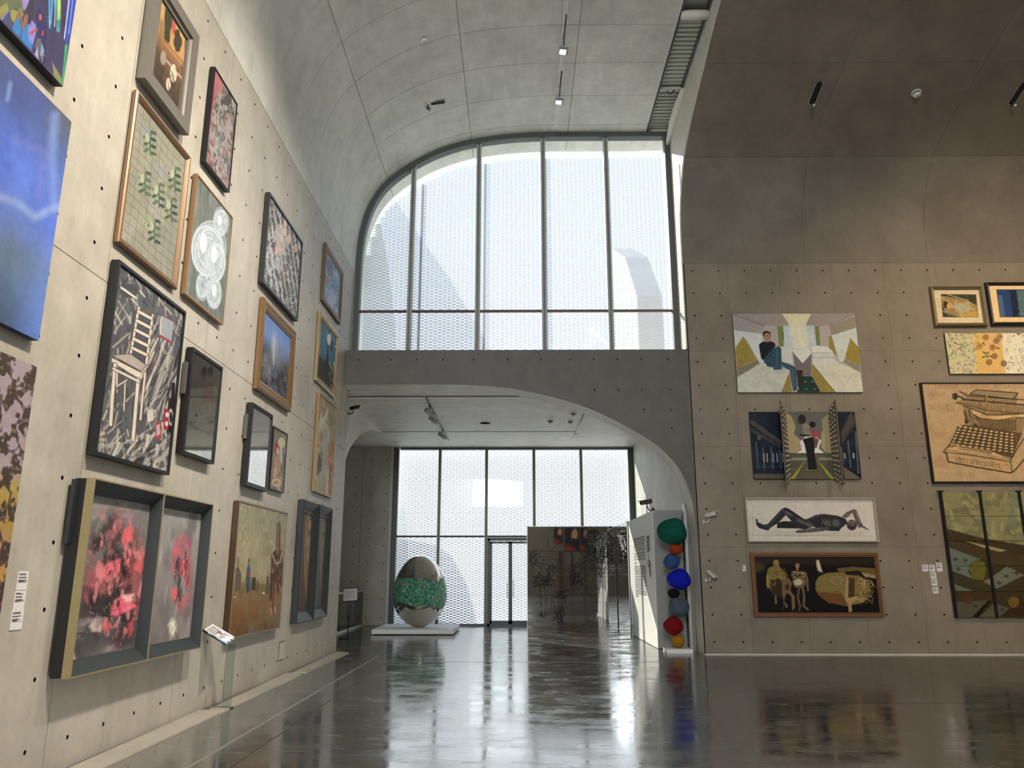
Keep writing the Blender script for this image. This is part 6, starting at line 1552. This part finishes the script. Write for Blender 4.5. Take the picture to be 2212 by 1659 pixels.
# ---------------------------------------------------------------- caption cards
def caption(w, x0, y0, x1, y1, label, grp, seed):
    a, b = wall_uv(w, x0, y0, .006), wall_uv(w, x1, y1, .006)
    u0, u1, v0, v1 = min(a[0], b[0]), max(a[0], b[0]), min(a[1], b[1]), max(a[1], b[1])
    t = thing('caption_card', wall_xyz(w, u0, v0, .001), label, 'caption', grp, mat=wall_basis(w))
    W, H = u1-u0, v1-v0
    MB().box(0, 0, 0, W, H, .006).obj('card', M['paper'], t)
    rr = random.Random(seed); mb = MB(); z = H*.90
    for i in range(rr.choice((9, 10, 11))):
        h = H*(.045 if i < 3 else .026); z -= h*1.25+(H*.07 if i in (2, 4) else 0)
        if z < H*.06: break
        x = W*.1; e = W*rr.uniform(.5, .92)
        while x < e:
            k = rr.uniform(.025, .06)*W; mb.box(x, z, .006, min(e, x+k), z+h*.9, .0068); x += k+W*.015
    mb.obj('lettering', M['ink'], t)['kind'] = 'stuff'
caption('L', 40, 1234, 57, 1274, 'caption card left of the shadow box, topmost of three in a column', 'caption cards left of the shadow box', 1)
caption('L', 33, 1276, 51, 1316, 'caption card left of the shadow box, middle one of three in a column', 'caption cards left of the shadow box', 2)
caption('L', 26, 1318, 46, 1359, 'caption card left of the shadow box, lowest of three in a column', 'caption cards left of the shadow box', 3)
k = .19296
for (a, b, c_, d, l) in ((162, 931, 235, 1007, 'caption card left end of the row beside the olive panel painting'),
                         (240, 933, 314, 1008, 'caption card in the middle of the row beside the olive panel painting'),
                         (320, 910, 396, 1008, 'taller caption card at the right end of the row beside the olive panel painting'),
                         (254, 1016, 328, 1089, 'caption card directly under the row of three by the panel painting'),
                         (266, 1094, 338, 1168, 'second caption card down from the row of three by the panel painting'),
                         (279, 1180, 351, 1254, 'lowest caption card of the T-shaped group by the panel painting')):
    caption('B', 1960+a*k, 1040+b*k, 1960+c_*k, 1040+d*k, l, 'caption cards beside the panel painting', int(a))
caption('B', 1603.5, 1221, 1611.5, 1233.5, 'single tiny caption card left of the dark table painting', None, 77)

# ---------------------------------------------------------------- security cameras
def cctv(loc, rz, label, tilt=-12, mat_=None, arm=.16, s=1.0, drop=.10, wallside=(0, 1, 0)):
    t = thing('security_camera', loc, label, 'security camera', rz=rz)
    m = mat_ or M['plastic']
    lathe_obj('mount', [(.045*s, 0), (.045*s, -.015*s), (.02*s, -.03*s)], m, t, 20, 'y')
    MB().tube([(0, -.02*s, 0), (0, -.09*s, -.01*s), (0, -.13*s, .05*s), (0, -.13*s, drop*s)], .014*s, 8).obj('arm', m, t, True)
    R = Matrix.Translation((0, -.14*s, (drop+.035)*s)) @ Matrix.Rotation(math.radians(tilt), 4, 'X')
    mb = MB(); n = 16
    vs = []
    for (r, y) in ((.03, .10), (.036, .09), (.036, -.13), (.03, -.14)):
        for k in range(n): a = 2*PI*k/n; vs.append(R @ Vector((r*s*math.cos(a), y*s, r*s*math.sin(a))))
    fs = [(i*n+k, i*n+(k+1) % n, (i+1)*n+(k+1) % n, (i+1)*n+k) for i in range(3) for k in range(n)]+[tuple(range(n)), tuple(range(3*n, 4*n))]
    mb.add(vs, fs); smooth_by_angle(recalc(mb.obj('housing', m, t)))
    MB().box(-.042*s, -.17*s, .030*s, .042*s, .09*s, .044*s, xf=R).obj('sun_shield', m, t)
    mb = MB(); vs = [R @ Vector((.026*s*math.cos(2*PI*k/n), -.1415*s, .026*s*math.sin(2*PI*k/n))) for k in range(n)]
    mb.add(vs, [tuple(range(n))]); mb.obj('lens', M['black'], t)
    return t
cctv((3.62, YW, 2.47), math.radians(55), 'pale bullet security camera on the wall right of the arch', s=.98)
c2 = cctv((3.60, YW, 1.36), math.radians(-140+180), 'lower security camera bracket on the wall right of the arch', s=.9, tilt=35)
cctv((2.86, 16.72, 2.80), math.radians(-70), 'dark grey security camera on top of the white display wall', mat_=M['frame_d'], s=1.2, tilt=10)
bpy.data.objects['security_camera.002'].rotation_euler = (math.radians(0), 0, math.radians(-62))
cctv((-3.8, 16.93, 4.95), math.radians(90), 'small black security camera high on the spandrel left of the bay', mat_=M['black'], s=.9)

# ---------------------------------------------------------------- ceiling fittings
M['lamp'] = bpy.data.materials.new('lamp_face'); M['lamp'].use_nodes = True
_b = M['lamp'].node_tree.nodes['Principled BSDF']; _b.inputs['Emission Color'].default_value = (1, .99, .95, 1); _b.inputs['Emission Strength'].default_value = 2.2
_n = M['lamp'].node_tree.nodes.new('ShaderNodeTexNoise'); _n.inputs['Scale'].default_value = 30
_r = M['lamp'].node_tree.nodes.new('ShaderNodeMapRange'); _r.inputs[3].default_value = 1.9; _r.inputs[4].default_value = 2.5
M['lamp'].node_tree.links.new(_n.outputs[0], _r.inputs[0]); M['lamp'].node_tree.links.new(_r.outputs[0], _b.inputs['Emission Strength'])
ZR = 11.16
ra = on_z(1203, 275, ZR); rx_ = ra[0]-.02
tr_ = thing('lighting_rail', (rx_, 9.6, ZR), 'pair of thin white rails under the vault carrying two floodlights', 'lighting rail')
for dx in (-.022, .022): MB().box(dx-.009, -5.0, 0, dx+.009, ra[1]-9.6, .02).obj('rail', M['white'], tr_)
for y in np.arange(-4.5, ra[1]-9.7, 1.5): MB().box(-.005, float(y)-.005, .02, .005, float(y)+.005, 11.38-ZR).obj('hanger', M['frame_d'], tr_)
fl_pts = []
for i, (px, py) in enumerate(((1217, 110), (1208, 219))):
    p = on_z(px, py, ZR-.09)
    t = thing('floodlight', p, 'square twin-panel floodlight on the ceiling rail, %s window' % ('farther from the' if i == 0 else 'nearer to the arched'), 'floodlight', 'floodlights on the ceiling rail')
    R = Matrix.Rotation(math.radians(18), 4, 'X') @ Matrix.Rotation(math.radians(6), 4, 'Y')
    MB().box(-.085, -.14, -.02, .085, .14, .03, xf=R).obj('housing', M['frame_d'], t)
    for s_ in (-1, 1): MB().box(-.07, s_*.065-.058, -.028, .05, s_*.065+.058, -.0205, xf=R).obj('light_panel', M['lamp'], t)
    MB().tube([(0, -.16, .01), (0, -.35, .06), (0.005, -.9, .075)], .011, 6).obj('cable', M['black'], t, True)
    MB().box(-.012, -.03, .03, .012, .03, .055).obj('bracket', M['frame_d'], t)
def detector(p, label, n=(0, 0, -1), s=1.0, grp=None):
    t = thing('smoke_detector', p, label, 'smoke detector', grp, mat=Vector(n).to_track_quat('Z', 'Y').to_matrix())
    lathe_obj('base', [(.085*s, -.01), (.085*s, .012*s), (.07*s, .02*s)], M['plastic'], t)
    lathe_obj('collar', [(.06*s, .02*s), (.06*s, .05*s)], M['frame_d'], t)
    lathe_obj('cap', [(.062*s, .05*s), (.062*s, .065*s), (.045*s, .08*s), (.01, .085*s)], M['white'], t)
    for k in range(4):
        a = k*PI/2; MB().box(.02*math.cos(a)-.006, .02*math.sin(a)-.006, .08*s, .02*math.cos(a)+.006, .02*math.sin(a)+.006, .087*s).obj('vent', M['ink'], t)
    return t
p = on_z(915, 80, 11.06); detector((p[0], p[1], 11.04), 'round white smoke detector on the left vault', (.25, 0, -1))
def slot_spot(loc, basis, label, length=.42, wd=.09):
    """capsule-shaped recess with a small spotlight; basis columns: along, across, out of the ceiling"""
    t = thing('recessed_spotlight', loc, label, 'spotlight', 'spotlights recessed in the vaults', mat=basis)
    cap = []
    for k in range(17): a = -PI/2+PI*k/16; cap.append((length/2+wd/2*math.cos(a), wd/2*math.sin(a)))
    for k in range(17): a = PI/2+PI*k/16; cap.append((-length/2+wd/2*math.cos(a), wd/2*math.sin(a)))
    MB().prism(cap, .004, -.008, lambda a, b, h: (a, b, h)).obj('slot_plate', M['hole'], t)
    n = len(cap); inn_ = [(x*.985, y*.80) for x, y in cap]
    mb = MB(); mb.add([(x*1.02, y*1.12, .006) for x, y in cap]+[(x, y, .006) for x, y in cap], [(i, (i+1) % n, n+(i+1) % n, n+i) for i in range(n)])
    mb.obj('rim', M['offwhite'], t)
    MB().tube([(-length/2+.02, 0, .0), (-length/2+.01, 0, .07)], .012, 8).obj('stem', M['black'], t, True)
    MB().tube([(-length/2-.03, 0, .06), (-length/2+.0, 0, .09), (-length/2+.03, 0, .14)], [.022, .034, .034], 14).obj('lamp_head', M['frame_d'], t, True)
    MB().tube([(-length/2+.03, 0, .139), (-length/2+.034, 0, .147)], .028, 14).obj('lens', M['plastic'], t, True)
    return t
def basis(al, out):
    al = Vector(al).normalized(); out = Vector(out).normalized(); ac = out.cross(al); al = ac.cross(out)
    return Matrix(((al.x, ac.x, out.x), (al.y, ac.y, out.y), (al.z, ac.z, out.z)))
p = on_z(940, 224, 10.98); slot_spot((p[0], p[1], vtop(p[0])-.01), basis((1, .15, .3), (.25, 0, -1)), 'spotlight in a capsule slot on the left vault', .34)
# right vault: slope of the profile at a given Y
rpx = sorted([(a, b) for a, b in dr]); 
def rz_at(y): return float(np.interp(y, [q[0] for q in rpx], [q[1] for q in rpx]))
def hit_right(px, py):
    z = 10.5
    for _ in range(30):
        p = on_z(px, py, z); z = .5*z+.5*rz_at(p[1])
    return p
def rn(y):
    s = (rz_at(y+.05)-rz_at(y-.05))/.1; return (0, s, -1)
for (px, py, lab) in ((1762, 200, 'spotlight in a capsule slot on the dark right vault, nearer the arch edge'), (2199, 200, 'spotlight in a capsule slot on the dark right vault, at the right edge')):
    p = hit_right(px, py); slot_spot((p[0], p[1], rz_at(p[1])-.008), basis((0, -1, 0.25), rn(p[1])), lab, .42, .13)
p = hit_right(1979, 200); detector((p[0], p[1], rz_at(p[1])), 'round pale smoke detector on the dark right vault', rn(p[1]), 1.1)
# track with three spotlights under the bay ceiling
p0, p1 = on_z(916, 856, 5.22), on_z(958, 950, 5.22)
bt = thing('spotlight_track', (p0[0], p0[1], 5.245), 'short black track on the bay ceiling left of centre', 'lighting track')
MB().box(-.018, 0, 0, .018, 6.0, .028).obj('track', M['frame_d'], bt)
MB().box(-.03, -.06, -.01, .03, 0, .028).obj('power_feed', M['white'], bt)
for i, (px, py, lab) in enumerate(((932, 899, 'nearest'), (942, 915, 'middle'), (957, 948, 'farthest'))):
    p = on_z(px, py, 5.0)
    t = thing('track_spotlight', (p0[0], p[1], 5.24), 'dark cylindrical track spotlight under the bay ceiling, %s of three' % lab, 'spotlight', 'track spotlights in the bay')
    MB().tube([(0, 0, 0), (0, 0, -.10)], .010, 8).obj('stem', M['black'], t, True)
    MB().box(-.02, -.05, -.02, .02, .05, .004).obj('adapter', M['black'], t)
    MB().tube([(-.085, -.09, -.10), (.07, .03, -.21)], .052, 16).obj('lamp_body', M['mull'], t, True)
    MB().tube([(.07, .03, -.21), (.088, .044, -.222)], .047, 16).obj('lens', M['white'], t, True)
for (px, py, lab) in ((1238, 897, 'white detector on the bay ceiling near the arch'), (1232, 914, 'white detector on the bay ceiling beside the conduit'), (1189, 913, 'small detector on the bay ceiling left of the other two')):
    p = on_z(px, py, 5.22); detector((p[0], p[1], 5.27), lab, s=.9)
p = on_z(1048, 914, 5.26)
t = thing('ceiling_ring', (p[0], p[1], 5.268), 'flat round blanking ring on the bay ceiling', 'cover plate')
lathe_obj('ring', [(.15, 0), (.15, -.01), (.14, -.012), (.14, 0)], M['plastic'], t)
pa, pb = on_z(1262, 895, 5.25), on_z(1237, 952, 5.25)
t = thing('ceiling_conduit', (1.58, pa[1], 5.25), 'thin pale conduit running along the bay ceiling', 'conduit')
MB().tube([(0, 0, 0), (0, pb[1]-pa[1], 0)], .014, 8).obj('pipe', M['rail'], t, True)
MB().cbox((0, (pb[1]-pa[1])*.72, 0), .09, .07, .04).obj('junction_box', M['plastic'], t)

# ---------------------------------------------------------------- what the mirrors see on the rear wall
def rear(px, py):
    """point of the rear wall seen in the mirror panels at this pixel"""
    a = on_y(px, py, 22.8); k = 34.8/22.8
    return a[0]*(1+k), EYE+(a[2]-EYE)*(1+k)
M['dkart'] = plain('dark_art', (.03, .028, .03), .5)
M['redart'] = plain('red_art', (.50, .04, .03), .5, noise=.4, nscale=2)
M['hotart'] = plain('orange_art', (.90, .42, .22), .5, noise=.3, nscale=3)
kk = .19289
for i, (a, b, c_, d) in enumerate(((395, 205, 492, 380), (515, 205, 685, 468), (692, 205, 775, 465))):
    x0, z1 = rear(1120+a*kk, 1100+b*kk); x1, z0 = rear(1120+c_*kk, 1100+d*kk)
    t = thing('red_painting', (x0, -11.98, z0), 'red and black painting on the rear wall seen in the mirrors, %s of three' % ('left', 'middle', 'right')[i], 'painting', 'red and black paintings on the rear wall')
    W, H = x1-x0, z1-z0
    MB().box(0, 0, 0, W, .05, H).obj('canvas', M['dkart'], t)
    mb = MB(); mb.prism([(.02*W, .02*H), (.75*W, .03*H), (.5*W, .2*H), (.1*W, .3*H)], 0, .01, lambda p, q, h: (p, .05+h, q)); mb.obj('red_patch', M['redart'], t)
    mb = MB(); mb.prism([(.45*W, .55*H), (.85*W, .52*H), (.9*W, .8*H), (.72*W, .98*H), (.5*W, .8*H)], 0, .01, lambda p, q, h: (p, .05+h, q)); mb.obj('orange_patch', M['hotart'], t)
M['brick'] = plain('brown_wood', (.16, .07, .045), .6)
for i, (a, b, c_, d) in enumerate(((445, 470, 500, 850), (585, 480, 610, 860), (735, 490, 752, 860))):
    x0, z1 = rear(1120+a*kk, 1100+b*kk); x1, _z = rear(1120+c_*kk, 1100+d*kk)
    t = thing('wooden_board', ((x0+x1)/2, -11.9, 0), 'tall brown board on the rear wall seen in the mirrors, %s of three' % ('left', 'middle', 'right')[i], 'board', 'brown boards on the rear wall')
    MB().box(-(x1-x0)/2, -.08, 0, (x1-x0)/2, .08, z1).obj('board', M['brick'], t)
